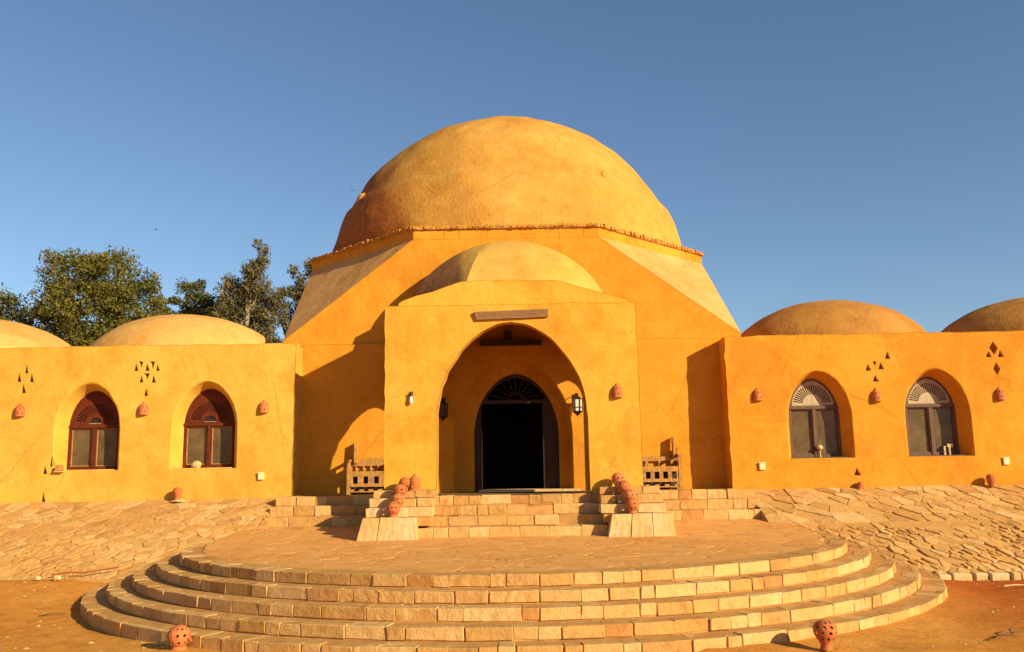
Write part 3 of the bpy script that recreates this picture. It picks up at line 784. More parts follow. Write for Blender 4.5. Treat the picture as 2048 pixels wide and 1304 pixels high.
# --- central hall: square body chamfered into an octagon
DX = -0.11                                  # the octagon and dome sit a little left of the porch axis
TA, TH = 5.22, 2.17                         # octagon apothem and half side
TCY = 20.14 + TA
ZS, ZB, ZC = 4.98, 7.33, 7.56               # square top corner, band foot, cornice
def hall():
    B = MB()
    hw = 5.25; y0 = 20.10; y1 = TCY + TA + 0.04
    octo = [(-TH, -TA), (TH, -TA), (TA, -TH), (TA, TH), (TH, TA), (-TH, TA), (-TA, TH), (-TA, -TH)]
    O = [(a + DX, TCY + b, ZB) for a, b in octo]; O2 = [(a + DX, TCY + b, ZC) for a, b in octo]
    sq = [(-hw, y0, ZS), (hw, y0, ZS), (hw, y1, ZS), (-hw, y1, ZS)]
    # front sheet with the door recess
    nh = arch(-0.02, 1.34, FLOOR, 2.75, 4.52, 26, 1.78)
    n2 = arch(0.0, 1.22, FLOOR, 2.70, 4.42, 26, 1.78)
    n3 = arch(0.06, 0.97, FLOOR, 2.75, 4.18, 26, 1.78)
    outl = [(-hw, 0.8), (hw, 0.8), (hw, ZS), (TH + DX, ZB), (-TH + DX, ZB), (-hw, ZS)]
    outl = densify(outl, 0.6)
    P = lambda u, w, d: (u, y0 + d + (0.04 * (w - ZS) / (ZB - ZS) if w > ZS else 0), w)
    wall_mesh(B, outl, [(nh, [(n2, 0.34), (n3, 0.36), (n3, 0.95)], False)], P, 0.30)
    faces = [(0, 6, 7), ]
    # four chamfer triangles, three remaining side sheets
    def face(pts):
        B.add(pts, [tuple(range(len(pts)))])
    lo = lambda p: (p[0], p[1], 0.8)
    face([sq[1], O[2], O[3], sq[2], lo(sq[2]), lo(sq[1])]); face([sq[2], O[4], O[5], sq[3], lo(sq[3]), lo(sq[2])]); face([sq[3], O[6], O[7], sq[0], lo(sq[0]), lo(sq[3])])
    for tr_ in ([sq[0], O[0], O[7]], [sq[1], O[2], O[1]], [sq[2], O[4], O[3]], [sq[3], O[6], O[5]]):
        C_ = MB(); C_.add(tr_, [(0, 1, 2)]); rel(C_.mk('shoulder', M_SHOULDER, bld))
    o = B.mk('hall_wall', M_WALL_R, bld, 0.35); rel(o); tag(o, 'tall central hall with sloping shoulders')
    B = MB()
    for i in range(8):
        a, b = O[i], O[(i + 1) % 8]; c, d = O2[(i + 1) % 8], O2[i]
        n_ = 12
        for k in range(n_):
            l1 = lambda p, q, t: tuple(p[j] + (q[j] - p[j]) * t for j in range(3))
            B.add([l1(a, b, k / n_), l1(a, b, (k + 1) / n_), l1(d, c, (k + 1) / n_), l1(d, c, k / n_)], [(0, 1, 2, 3)])
    B.add(O2, [tuple(range(8))])
    o = B.mk('drum_band', M_WALL_R, bld); rel(o)
    # brick cornice: rows of brick ends along the eight eaves
    B = MB(); B2 = MB()
    for i in range(8):
        a, b = Vector(octo[i]), Vector(octo[(i + 1) % 8]); d = (b - a); ln = d.length; d /= ln; nrm = Vector((d.y, -d.x))
        if nrm.dot(a) < 0: nrm = -nrm
        kx = int(ln / 0.125)
        def tf(p): return (DX + a.x + d.x * p[0] + nrm.x * p[1], TCY + a.y + d.y * p[0] + nrm.y * p[1], p[2])
        for k in range(kx):
            s = ln * k / kx; zz = rnd.gauss(0, 0.006); B.box(s + 0.012, s + ln / kx - 0.022, -0.3, 0.075 + rnd.gauss(0, 0.012), ZC + 0.012 + zz, ZC + 0.08 + zz + rnd.uniform(-.01, .012), 0.006, tf)
        B2.box(-0.02, ln + 0.02, -0.4, 0.045, ZC - 0.002, ZC + 0.055, 0.004, tf)
    o = B.mk('brick_cornice', M_CORN, bld); rel(o); o['kind'] = 'stuff'
    o = B2.mk('cornice_bed', M_TRIM, bld); rel(o)
hall()
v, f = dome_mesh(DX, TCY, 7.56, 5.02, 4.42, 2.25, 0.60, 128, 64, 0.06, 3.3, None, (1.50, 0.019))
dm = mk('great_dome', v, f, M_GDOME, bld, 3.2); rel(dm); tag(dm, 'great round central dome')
def dome_pt(ang, hgt):      # point on the great dome: angle from the front, height ratio
    r = 5.02 * (1 - hgt ** (1 / 0.60)) ** (1 / 2.25); return Vector((DX + r * sin(ang), TCY - r * cos(ang), 7.56 + 4.42 * hgt)), Vector((sin(ang) * r / 5.02, -cos(ang) * r / 5.02, hgt)).normalized()
for ang, hg, rr in ((-1.0, 0.37, 0.17), (0.60, 0.40, 0.13)):
    p, n_ = dome_pt(ang, hg)
    B = MB(); prof = [(rr * 1.35, -0.25), (rr * 1.25, -0.02), (rr * 1.0, 0.03 + 0.02 * (rr > 0.15)), (rr * 0.75, 0.05 + 0.05 * (rr > 0.15)), (rr * 0.3, 0.06 + 0.065 * (rr > 0.15))]
    B.lathe(prof, 14)
    o = B.mk('dome_stub', M_DOME, bld, 1.0)
    q = n_.to_track_quat('Z', 'Y'); o.rotation_euler = q.to_euler(); o.location = p - Vector((0, 20.1, 0))

# recess walls in the two bays beside the porch, a hand proud of the hall
def recess(x0, x1, zt):
    B = MB(); xs = np.linspace(x1, x0, 22)
    out = [(x0, 1.0), (x1, 1.0)] + [(q, zt + 0.012 * noise.noise((q * 1.3, 7.0, 0)) + rnd.gauss(0, 0.004)) for q in xs]
    wall_mesh(B, out, [], front(RY, 0.015), 0.095)
    o = B.mk('recess_wall', M_WALL_R, bld); rel(o)
recess(-4.775, -2.40, 4.87); recess(2.40, 4.688, 4.88)

# --- arched porch
def porch():
    x0, x1, zt = -2.55, 2.50, 5.285
    ap = arch(-0.02, 1.49, FLOOR, 2.98, 4.93, 34, 1.74)[2:]          # right spring -> apex -> left spring
    ap = [(a + rnd.gauss(0, 0.007), b + rnd.gauss(0, 0.007)) for a, b in ap]
    xs = np.linspace(x1, x0, 26)
    out = densify([(x0, 1.2), (-1.525, 1.2), (-1.525, FLOOR)], 0.3, 0, False) + [(-1.525, FLOOR), (-1.51, 2.2)] + ap[::-1] + [(1.475, 2.2), (1.485, 1.2), (x1 + 0.03, 1.2)]
    out += [(x1 + 0.025 - 0.025 * (q - 1.2) / 4.0 + rnd.gauss(0, 0.006), q) for q in np.linspace(1.5, 5.1, 22)] + [(q, zt + 0.02 * noise.noise((q * 1.2, 4.0, 1.0)) + rnd.gauss(0, 0.007)) for q in xs] + [(x0 + rnd.gauss(0, 0.006), q) for q in np.linspace(5.1, 1.5, 22)]
    B = MB(); wall_mesh(B, out, [], front(PY, 0.02), 0.30)
    # inner sheet of the front wall
    V_, T_ = tess([out]); B.add([(a, PY + 0.30, b) for a, b in V_], T_)
    o = B.mk('porch_front', M_WALL, bld, 0.6); rel(o)
    def side(xo, s, ya, yb, za):
        B = MB(); yc = (ya + yb) / 2; hw = (yb - ya) / 2
        ar = arch(yc, hw, FLOOR, za - hw * 1.2, za, 20, 1.85)[2:]
        ol = [(PY + 0.302, 1.2), (ya, 1.2), (ya, FLOOR)] + ar[::-1] + [(yb, 1.2), (20.096, 1.2), (20.096, 5.27), (PY + 0.302, 5.27)]
        plate(B, [ol], lambda u, w, d: (xo + s * d, u, w), 0, 0.38)
        o = B.mk('porch_side', M_WALL, bld, 0.6); rel(o)
    side(x0 + 0.003, 1, 18.03, 19.93, 3.95); side(x1 - 0.003, -1, 18.20, 19.67, 4.62)
    B = MB(); B.box(-1.53, 1.47, PY - 0.06, 20.09, 1.3, FLOOR); B.box(x0 + 0.39, x1 - 0.39, PY + 0.31, 20.05, 1.28, FLOOR - 0.003)
    o = B.mk('porch_floor', M_PFLOOR, bld); rel(o)
    # octagonal drum and faceted dome over the porch
    B = MB(); A = 2.36; H = 0.985; cyo = PY + 0.15 + A
    oc = [(-H, -A), (H, -A), (A, -H), (A, H), (H, A), (-H, A), (-A, H), (-A, -H)]
    lo_ = [(a * 1.0 - 0.02, cyo + b, 5.20) for a, b in oc]; hi_ = [(a - 0.02, cyo + b, 5.70 - 0.02 * abs(a)) for a, b in oc]
    B.add(lo_ + hi_, [(i, (i + 1) % 8, 8 + (i + 1) % 8, 8 + i) for i in range(8)] + [])
    gb = [(-2.30, 5.20), (2.36, 5.20), (2.36, 5.34), (2.2, 5.40), (1.42, 5.62), (1.0, 5.77), (0.85, 5.80), (-0.90, 5.81), (-1.05, 5.78), (-1.6, 5.60), (-2.2, 5.41), (-2.30, 5.35)]
    hl2 = [(-0.02 + 1.9 * cos(2 * pi * k / 32), cyo + 1.9 * sin(2 * pi * k / 32)) for k in range(32)]
    plate(B, [[(a - 0.02, cyo + b) for a, b in oc], hl2], lambda u, w, d: (u, w, d), 5.60, 5.645)
    gb = densify(gb, 0.25, 0.006)
    plate(B, [gb], lambda u, w, d: (u, PY + 0.055 + 0.10 * (w - 5.2) + d, w), 0, 0.30)
    sqr = [(x0 + 0.02, PY + 0.03), (x1 - 0.02, PY + 0.03), (x1 - 0.02, 20.08), (x0 + 0.02, 20.08)]
    hol = [(-0.02 + 1.95 * sin(pi * k / 24 ), cyo - 1.95 * cos(pi * k / 24)) for k in range(-12, 13)]
    hol = [(a, min(b, 19.99)) for a, b in hol]
    plate(B, [sqr, hol], lambda u, w, d: (u, w, d), 5.262, 5.275)
    o = B.mk('porch_drum', M_WALL, bld); rel(o)
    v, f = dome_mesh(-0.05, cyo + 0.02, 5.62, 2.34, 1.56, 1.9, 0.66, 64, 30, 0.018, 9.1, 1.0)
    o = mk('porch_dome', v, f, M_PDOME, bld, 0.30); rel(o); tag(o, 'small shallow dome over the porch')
    B = MB(); B.box(-0.74, 0.66, 19.86, 20.02, 4.77, 4.89, 0.008); B.box(-0.18, -0.02, 19.88, 20.02, 4.89, 5.10, 0.006)
    o = B.mk('porch_beam', M_DARKWOOD, bld); rel(o)
porch()
# carved plank over the arch
pk = thing('carved_plank', 'long carved wooden plank fixed over the porch arch', 'plank', (-0.01, PY - 0.02, 5.0))
B = MB()
B.add([(-0.765, PY - 0.06, 5.125), (-0.70, PY - 0.06, 4.965), (0.73, PY - 0.06, 5.005), (0.735, PY - 0.06, 5.165),
       (-0.765, PY + 0.01, 5.125), (-0.70, PY + 0.01, 4.965), (0.73, PY + 0.01, 5.005), (0.735, PY + 0.01, 5.165)],
      [(0, 1, 2, 3), (7, 6, 5, 4), (0, 4, 5, 1), (1, 5, 6, 2), (2, 6, 7, 3), (3, 7, 4, 0)])
o = B.mk('board', M_PLANK, pk); rel(o)
B = MB(); q = -0.66
while q < 0.69:                       # worn relief carving, illegible bands of short strokes
    for row in range(3):
        zc = 5.015 + 0.03 * (q + 0.7) / 1.4 + row * 0.037
        w = rnd.uniform(0.012, 0.03); B.box(q, q + w, PY - 0.066, PY - 0.059, zc, zc + rnd.uniform(0.014, 0.03))
    q += 0.045
o = B.mk('relief_carving', M_PLANK, pk); rel(o)

# --- door in the porch
def door():
    y = 20.60
    P = front(y)
    B = MB()
    oa = arch(0.06, 0.965, FLOOR, 2.75, 4.175, 26, 1.78)
    ob = [(-0.755, FLOOR + 0.03), (0.67, FLOOR + 0.03), (0.67, 3.50), (-0.755, 3.50)]
    zc_ = lambda x_: 2.75 + 1.425 * sqrt(max(0, 1 - abs(x_ / 0.965) ** 1.78)) - 0.085
    oc2 = [(0.06 - 0.66, 3.58), (0.06 + 0.66, 3.58)] + [(0.06 + q, max(3.60, zc_(q))) for q in np.linspace(0.66, -0.66, 19)]
    plate(B, [oa, ob, oc2], P, 0.0, 0.08)
    d = B.mk('door', M_DARKWOOD, bld); rel(d)
    B = MB()
    for k in range(9):                             # thin radial bars of the fan light
        t = pi * (k + 0.5) / 9; r1 = 0.2
        while r1 < 0.7 and 3.58 + r1 * sin(t) < zc_(r1 * cos(t)) - 0.01 and abs(r1 * cos(t)) < 0.65: r1 += 0.01
        B.tube([(0.06 + 0.14 * cos(t), y + 0.04, 3.585 + 0.14 * sin(t)), (0.06 + r1 * cos(t), y + 0.04, 3.585 + r1 * sin(t))], 0.012, 5)
    B.tube([(0.06 + 0.15 * cos(pi * k / 10), y + 0.04, 3.585 + 0.15 * sin(pi * k / 10)) for k in range(11)], 0.016, 5)
    B.mk('fanlight', M_DARKWOOD, d)
    B = MB(); B.box(-0.80, -0.755, y + 0.09, y + 0.78, FLOOR + 0.03, 3.48); o = B.mk('door_leaf', M_DARKWOOD, d)
    B = MB()
    tf = lambda p: (0.675 + (p[0]) * cos(1.25) , y + 0.09 + p[0] * sin(1.25) + p[1], p[2])
    B.box(0, 0.7, 0, 0.045, FLOOR + 0.03, 3.48, 0, tf); o = B.mk('door_leaf', M_BROWNWOOD, d)
    B = MB(); B.box(-0.79, 1.45, 19.84, y + 0.2, FLOOR + 0.001, FLOOR + 0.045, 0.004); o = B.mk('threshold', M_PALE, bld); rel(o)
    # dark room behind
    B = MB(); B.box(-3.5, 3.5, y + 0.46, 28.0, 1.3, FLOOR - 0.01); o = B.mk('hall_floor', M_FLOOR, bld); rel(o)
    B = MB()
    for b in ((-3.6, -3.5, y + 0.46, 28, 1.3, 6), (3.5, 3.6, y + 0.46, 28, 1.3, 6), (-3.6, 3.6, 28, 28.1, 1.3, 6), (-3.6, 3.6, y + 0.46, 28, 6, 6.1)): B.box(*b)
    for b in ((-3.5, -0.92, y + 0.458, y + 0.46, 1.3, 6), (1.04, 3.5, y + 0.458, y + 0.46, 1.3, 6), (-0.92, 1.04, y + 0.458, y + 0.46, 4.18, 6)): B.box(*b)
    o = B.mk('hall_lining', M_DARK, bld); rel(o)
door()

# --- windows
def window(cx, red):
    yb = WY + WIN['dep'] + 0.005; P = front(yb)
    wood_m = M_REDWOOD if red else M_BROWNWOOD
    hw, z0, zs, za = WIN['hw_in'] + 0.02, WIN['z0'] + 0.012, WIN['zs_in'], WIN['za_in'] + 0.015
    zt = 3.085 if red else 3.235              # transom height
    B = MB()
    ow = arch(cx, hw, z0, zs, za, 24, 1.8)
    zi = lambda x, d: zs + (za - d - zs) * sqrt(max(0, 1 - min(1, abs(x / (hw - d))) ** 1.8))
    pl, pr = cx - hw + 0.085, cx + hw - 0.085
    top = zt - 0.05
    holeL = [(pl, z0 + 0.085), (cx - 0.055, z0 + 0.085), (cx - 0.055, top), (pl, top)]
    holeR = [(cx + 0.055, z0 + 0.085), (pr, z0 + 0.085), (pr, top), (cx + 0.055, top)]
    # upper tympanum hole
    xe = hw - 0.06
    up = []
    n = 20
    for k in range(n + 1):
        t = pi * k / n; xx = xe * cos(t); zz = zs - 0.0 + (za - 0.06 - zs) * sqrt(max(0, 1 - abs(cos(t)) ** 1.8))
        if zz > zt + 0.05: up.append((cx + xx, zz))
    x_at = up[0][0] - cx
    up = [(cx - x_at, zt + 0.045), (cx + x_at, zt + 0.045)] + up
    plate(B, [ow, holeL, holeR, up], P, 0.0, 0.08)
    B.box(cx - hw + 0.01, cx + hw - 0.01, yb - 0.025, yb + 0.001, zt - 0.03, zt + 0.03, 0.002)     # transom bar
    B.box(cx - 0.03, cx + 0.03, yb - 0.018, yb + 0.001, z0 + 0.02, zt - 0.035, 0.002)
    for a, b in ((pl - 0.03, pl), (cx - 0.085, cx - 0.055), (cx + 0.055, cx + 0.085), (pr, pr + 0.03)): pass
    w = B.mk('window', wood_m, bld, 0.6); rel(w)
    tag(w, 'red-brown arched window with fan light' if red else 'arched window with dull grey fan light')
    for hl in (holeL, holeR):
        B = MB(); (xa, za_), (xb, zb_) = hl[0], hl[2]
        B.box(xa - 0.01, xb + 0.01, yb + 0.05, yb + 0.06, za_ - 0.01, zb_ + 0.01); B.mk('pane', M_GLASS, w)
        B = MB()                                                   # pale putty edge round the pane
        for b in ((xa, xa + 0.018, za_, zb_), (xb - 0.018, xb, za_, zb_), (xa + 0.018, xb - 0.018, zb_ - 0.018, zb_), (xa + 0.018, xb - 0.018, za_, za_ + 0.018)):
            B.box(b[0], b[1], yb + 0.030, yb + 0.051, b[2], b[3])
        B.mk('putty_bead', M_BENCH if red else M_BROWNWOOD, w)
    # fan light: carved board with radial slots cut through
    fo = up[:]
    cz = zt + 0.075
    slots = []
    ns = 21 if red else 23
    for k in range(ns):
        t = pi * (k + 0.5) / ns; t = 0.10 + t * (pi - 0.2) / pi
        r0 = 0.22; r1 = 0.0
        r1 = min(0.43, 0.44)
        dx, dz = cos(t), sin(t)
        # shorten towards the arch edge
        while r1 > r0 + 0.05:
            zz = zs + (za - 0.06 - zs) * sqrt(max(0, 1 - min(1, abs(r1 * dx) / xe) ** 1.8))
            if cz + r1 * dz < zz - 0.05: break
            r1 -= 0.01
        if r1 <= r0 + 0.05: r0 = r1 - 0.08
        for_ = 0.0145
        px_, pz_ = -dz, dx
        slots.append([(cx + r0 * dx - for_ * 0.6 * px_, cz + r0 * dz - for_ * 0.6 * pz_), (cx + r1 * dx - for_ * px_, cz + r1 * dz - for_ * pz_),
                      (cx + r1 * dx + for_ * px_, cz + r1 * dz + for_ * pz_), (cx + r0 * dx + for_ * 0.6 * px_, cz + r0 * dz + for_ * 0.6 * pz_)])
    loops = [fo] + slots
    if red:
        loops.append([(cx + 0.14 * cos(pi * k / 10), zt + 0.075 + 0.12 * sin(pi * k / 10)) for k in range(11)])
    B = MB(); plate(B, loops, P, 0.028, 0.055); B.mk('fanlight', M_REDWOOD if red else M_GREYWOOD, w)
    B = MB(); plate(B, [fo], P, 0.075, 0.09); B.mk('fanlight_backing', M_DARK if red else M_DARK, w)
    if red:
        B = MB(); B.box(cx - 0.15, cx + 0.15, yb + 0.058, yb + 0.062, zt + 0.07, zt + 0.21); B.mk('half_round_glass', M_IRON, w)
        B = MB(); B.box(cx - 0.13, cx + 0.13, yb + 0.012, yb + 0.03, zt + 0.055, zt + 0.073); B.mk('fanlight_ledge', M_BENCH, w)
    B = MB(); B.box(cx - 0.62, cx + 0.60, WY + (0.02 if red else 0.10), yb + 0.05, WIN['z0'] - 0.012, WIN['z0'] + 0.024, 0.004); B.mk('sill', M_TRIM if red else M_BROWNWOOD, w)
for i, c in enumerate(WCX): window(c, i < 2)

# ================================================================== TERRACOTTA
def pierced_mesh(name, prof, nseg, rows, thick=0.012, slant=0.0, fill=0.66):
    """lathe shell with oval holes cut through it, centred on every second vertex of the given rings"""
    v = []; f = []; gone = set()
    for i, (r, z) in enumerate(prof):
        for k in range(nseg):
            a = 2 * pi * (k + slant * i) / nseg; v.append((r * cos(a), r * sin(a), z))
    for i, ph in rows.items():
        for k in range(ph, nseg, 2):
            kl, kr = (k - 1) % nseg, (k + 1) % nseg
            ring = [((i - 1), kl), ((i - 1), k), ((i - 1), kr), (i, kr), ((i + 1), kr), ((i + 1), k), ((i + 1), kl), (i, kl)]
            for a_, b_ in ((i - 1, kl), (i - 1, k), (i, kl), (i, k)): gone.add((a_, b_))
            ctr = Vector(v[i * nseg + k]); b0 = len(v)
            for n_, (a_, b_) in enumerate(ring):
                p = Vector(v[a_ * nseg + b_]); q = ctr + (p - ctr) * (fill * (0.62 if n_ % 2 == 0 else (0.95 if n_ in (1, 5) else 0.62)))
                rr = math.hypot(q.x, q.y); zz = q.z
                for g in range(len(prof) - 1):
                    if prof[g][1] <= zz <= prof[g + 1][1]:
                        u = (zz - prof[g][1]) / max(1e-6, prof[g + 1][1] - prof[g][1]); tr = prof[g][0] + (prof[g + 1][0] - prof[g][0]) * u
                        q.x *= tr / rr; q.y *= tr / rr; break
                v.append(tuple(q))
            for n_ in range(8):
                a1 = ring[n_]; a2 = ring[(n_ + 1) % 8]
                f.append((a1[0] * nseg + a1[1], a2[0] * nseg + a2[1], b0 + (n_ + 1) % 8, b0 + n_))
    for i in range(len(prof) - 1):
        for k in range(nseg):
            if (i, k) not in gone:
                k2 = (k + 1) % nseg; f.append((i * nseg + k, i * nseg + k2, (i + 1) * nseg + k2, (i + 1) * nseg + k))
    f.append(tuple(range(nseg))[::-1]); f.append(tuple((len(prof) - 1) * nseg + k for k in range(nseg)))
    me = bpy.data.meshes.new(name); me.from_pydata(v, [], f)
    bm = bmesh.new(); bm.from_mesh(me)
    bmesh.ops.delete(bm, geom=[q for q in bm.verts if not q.link_faces], context='VERTS')
    bmesh.ops.recalc_face_normals(bm, faces=bm.faces[:])
    bmesh.ops.solidify(bm, geom=bm.faces[:], thickness=thick)
    bm.to_mesh(me); bm.free()
    me.materials.append(M_TERRA); me.polygons.foreach_set('use_smooth', [True] * len(me.polygons)); me.set_sharp_from_angle(angle=0.8)
    return me
def globe(h, r, foot, slope_k=1.0):
    p = [(foot, 0), (foot * 1.02, h * 0.06)]
    for k in range(1, 12):
        t = -1.15 + (2.6) * k / 12
        p.append((r * cos(t), h * 0.56 + h * 0.44 * sin(t) / sin(1.45) if t > 0 else h * 0.56 + h * 0.5 * sin(t)))
    p.append((r * 0.10, h * 1.0)); return p
ME_GLOBE = pierced_mesh('pierced_globe', globe(0.30, 0.142, 0.075), 18, {4: 0, 7: 1, 10: 0}, slant=0.25)
ME_ROUND = pierced_mesh('pierced_round', globe(0.31, 0.150, 0.10), 20, {4: 0, 7: 1, 10: 0}, slant=0.2)
ME_VASE = pierced_mesh('pierced_vase', [(0.075, 0), (0.068, 0.02), (0.062, 0.05), (0.075, 0.085), (0.105, 0.13), (0.128, 0.165), (0.140, 0.20), (0.142, 0.235), (0.134, 0.27), (0.115, 0.30), (0.085, 0.322), (0.045, 0.335), (0.012, 0.338)], 18, {4: 0, 6: 1, 8: 0, 10: 1}, slant=-0.3)
ME_BELL = pierced_mesh('pierced_bell', [(0.115, 0), (0.112, 0.03), (0.115, 0.07), (0.112, 0.11), (0.108, 0.15), (0.098, 0.19), (0.080, 0.225), (0.055, 0.25), (0.026, 0.262), (0.024, 0.29), (0.008, 0.305)], 16, {2: 0, 5: 1}, slant=0.0, fill=0.5)
def pot(name, me, label, loc, rz, s, group, cat='clay pot', tilt=0.0):
    o = bpy.data.objects.new(name, me); COL.objects.link(o)
    o.location = loc; o.rotation_euler = (tilt, 0, rz); o.scale = (s[0], s[0], s[1])
    return tag(o, label, cat, group)
G1 = 'pierced clay pots on the porch pedestals'
for me, lab, loc, s in (
    (ME_BELL, 'pointed pierced clay pot on the left pedestal top, right of its neighbour pot', (-1.93, 17.36, 1.628), (1.0, 1.02)),
    (ME_ROUND, 'round pierced clay pot on the left pedestal top, beside the pointed one', (-2.11, 17.36, 1.628), (0.80, 0.80)),
    (ME_GLOBE, 'pierced clay pot on the left pedestal, third up from the bottom', (-2.17, 17.02, 1.49), (0.92, 0.88)),
    (ME_GLOBE, 'pierced clay pot on the left pedestal, second up from the bottom', (-2.16, 16.68, 1.33), (0.90, 0.86)),
    (ME_ROUND, 'lowest and palest pierced clay pot on the left pedestal', (-2.21, 16.41, 1.17), (0.83, 0.92)),
    (ME_GLOBE, 'topmost pierced clay pot on the right pedestal', (2.00, 17.36, 1.628), (0.92, 0.90)),
    (ME_ROUND, 'pierced clay pot on the right pedestal, second from the top', (2.07, 17.02, 1.49), (0.83, 0.84)),
    (ME_GLOBE, 'pierced clay pot on the right pedestal, second from the bottom', (2.12, 16.68, 1.33), (0.90, 0.88)),
    (ME_ROUND, 'lowest pierced clay pot on the right pedestal', (2.13, 16.41, 1.17), (0.84, 0.92))):
    pot('clay_pot', me, lab, loc, rnd.uniform(0, 6), s, G1)
G2 = 'large pierced clay pots on the sand'
p1 = pot('clay_pot', ME_ROUND, 'squat round pierced clay pot on the sand before the left steps', (-3.90, 10.66, 0.0), 0.4, (0.88, 0.90), G2)
B = MB(); B.tube([(0.12, 0, 0.09), (0.165, 0.0, 0.10), (0.185, 0, 0.12), (0.17, 0, 0.145), (0.13, 0, 0.15)], 0.018, 7)
h_ = B.mk('handle', M_TERRA, p1, 1.0); h_.rotation_euler = (0, 0, -0.7)
pot('clay_pot', ME_VASE, 'narrow footed pierced clay pot on the sand before the right steps', (3.34, 10.04, 0.01), 1.0, (0.89, 0.90), G2)
G3 = 'small clay pots along the wing walls'
ME_SMALL = pierced_mesh('small_pot', [(0.062, 0), (0.066, 0.03), (0.083, 0.09), (0.096, 0.15), (0.098, 0.19), (0.088, 0.22), (0.066, 0.245), (0.03, 0.258), (0.01, 0.26)], 16, {5: 0}, slant=0.0, fill=0.4)
pot('clay_pot', ME_SMALL, 'small clay pot on a flat stone below the inner left window', (-7.20, 19.24, 1.475), 0.3, (0.95, 1.0), G3)
pot('clay_pot', ME_SMALL, 'small clay pot at the foot of the wall below the outer right window', (10.16, 19.22, 1.46), 0.9, (1.0, 1.0), G3)
pot('clay_pot', ME_SMALL, 'broken small clay pot leaning at the wall below the right wing windows', (7.36, 19.30, 1.43), 2.0, (0.8, 0.72), G3, tilt=0.5)
G4 = 'clay bell lamps on the facade'
for lab, loc in (('clay bell lamp on the far left wall, outside the windows', (-10.78, WY, 3.31)), ('clay bell lamp between the two red-brown left windows', (-8.08, WY, 3.30)),
                 ('clay bell lamp between the inner left window and the shadowed recess', (-5.45, WY, 3.30)), ('clay bell lamp between the right wing corner and its first window', (5.33, WY, 3.38)),
                 ('clay bell lamp between the two grey right windows', (7.93, WY, 3.32)), ('clay bell lamp on the far right wall, under the diamond niches', (10.62, WY, 3.31)),
                 ('clay bell lamp on the porch front, right of the arch', (2.06, PY, 3.36))):
    o = pot('bell_lamp', ME_BELL, lab, loc, rnd.uniform(0, 6), (0.97, 0.96), G4, 'wall lamp')

# ================================================================== LANTERNS, LAMP, BOXES
def lantern(label, x, z):
    t = thing('wall_lantern', label, 'lantern', (x, 19.86, z), 0, 'black lanterns beside the door')
    t.scale = (0.98, 1.0, 0.74)
    B = MB(); B.lathe([(0.02, 0.56), (0.035, 0.55), (0.075, 0.50), (0.12, 0.47), (0.125, 0.455)], 6); B.lathe([(0.11, 0.10), (0.12, 0.085), (0.07, 0.03), (0.02, -0.03), (0.008, -0.06)], 6)
    B.tube([(0, 0, 0.55), (0, 0.02, 0.62), (0, 0.10, 0.64), (0, 0.19, 0.60)], 0.012, 6); B.box(-0.04, 0.04, 0.185, 0.20, 0.48, 0.66)
    for k in range(6):
        a = 2 * pi * k / 6; B.tube([(0.108 * cos(a), 0.108 * sin(a), 0.09), (0.116 * cos(a), 0.116 * sin(a), 0.46)], 0.011, 5)
    B.lathe([(0.115, 0.20), (0.119, 0.205), (0.119, 0.215), (0.115, 0.22)], 6)
    B.mk('cage', M_IRON, t)
    B = MB(); B.lathe([(0.094, 0.10), (0.104, 0.455)], 6); B.mk('lamp_glass', M_FROST if x > 0 else M_GLASS, t)  # left glass coloured dark for shade, right glass white for sun
lantern('dark iron lantern in shade left of the door', -1.58, 3.12)
lantern('iron lantern with sunlit white glass right of the door', 1.43, 3.18)
t = thing('bulb_lamp', 'bare white bulb in a black socket on the porch front, left of the arch', 'wall lamp', (-2.02, PY, 3.3))
B = MB(); B.box(-0.03, 0.03, -0.012, 0.005, 0.10, 0.24); B.tube([(0, -0.01, 0.22), (0, -0.05, 0.24), (0, -0.06, 0.20)], 0.012, 6); B.lathe([(0.028, 0.15), (0.032, 0.16), (0.03, 0.215), (0.015, 0.225)], 10, (0, -0.06, 0)); B.mk('socket', M_IRON, t)
B = MB(); B.lathe([(0.008, -0.005), (0.026, 0.01), (0.04, 0.05), (0.036, 0.09), (0.026, 0.13), (0.024, 0.15)], 12, (0, -0.06, 0)); B.mk('bulb', M_FROST, t, 1.0)
for lab, x_, z_ in (('cream socket box on the left wing near the recess corner', -5.46, 1.94), ('cream socket box on the right wing beside the recess corner', 5.34, 1.97), ('cream socket box low on the far right wall', 10.60, 1.99)):
    t = thing('socket_box', lab, 'socket box', (x_, WY, z_), 0, 'cream socket boxes on the wings')
    B = MB(); B.box(-0.06, 0.06, -0.055, 0.004, -0.075, 0.075, 0.002); B.mk('case', M_BOX, t)
    B = MB(); B.box(-0.066, 0.066, -0.062, -0.0545, 0.062, 0.082); B.box(-0.045, 0.045, -0.059, -0.0545, -0.055, 0.045); B.mk('lid', M_BOX, t)

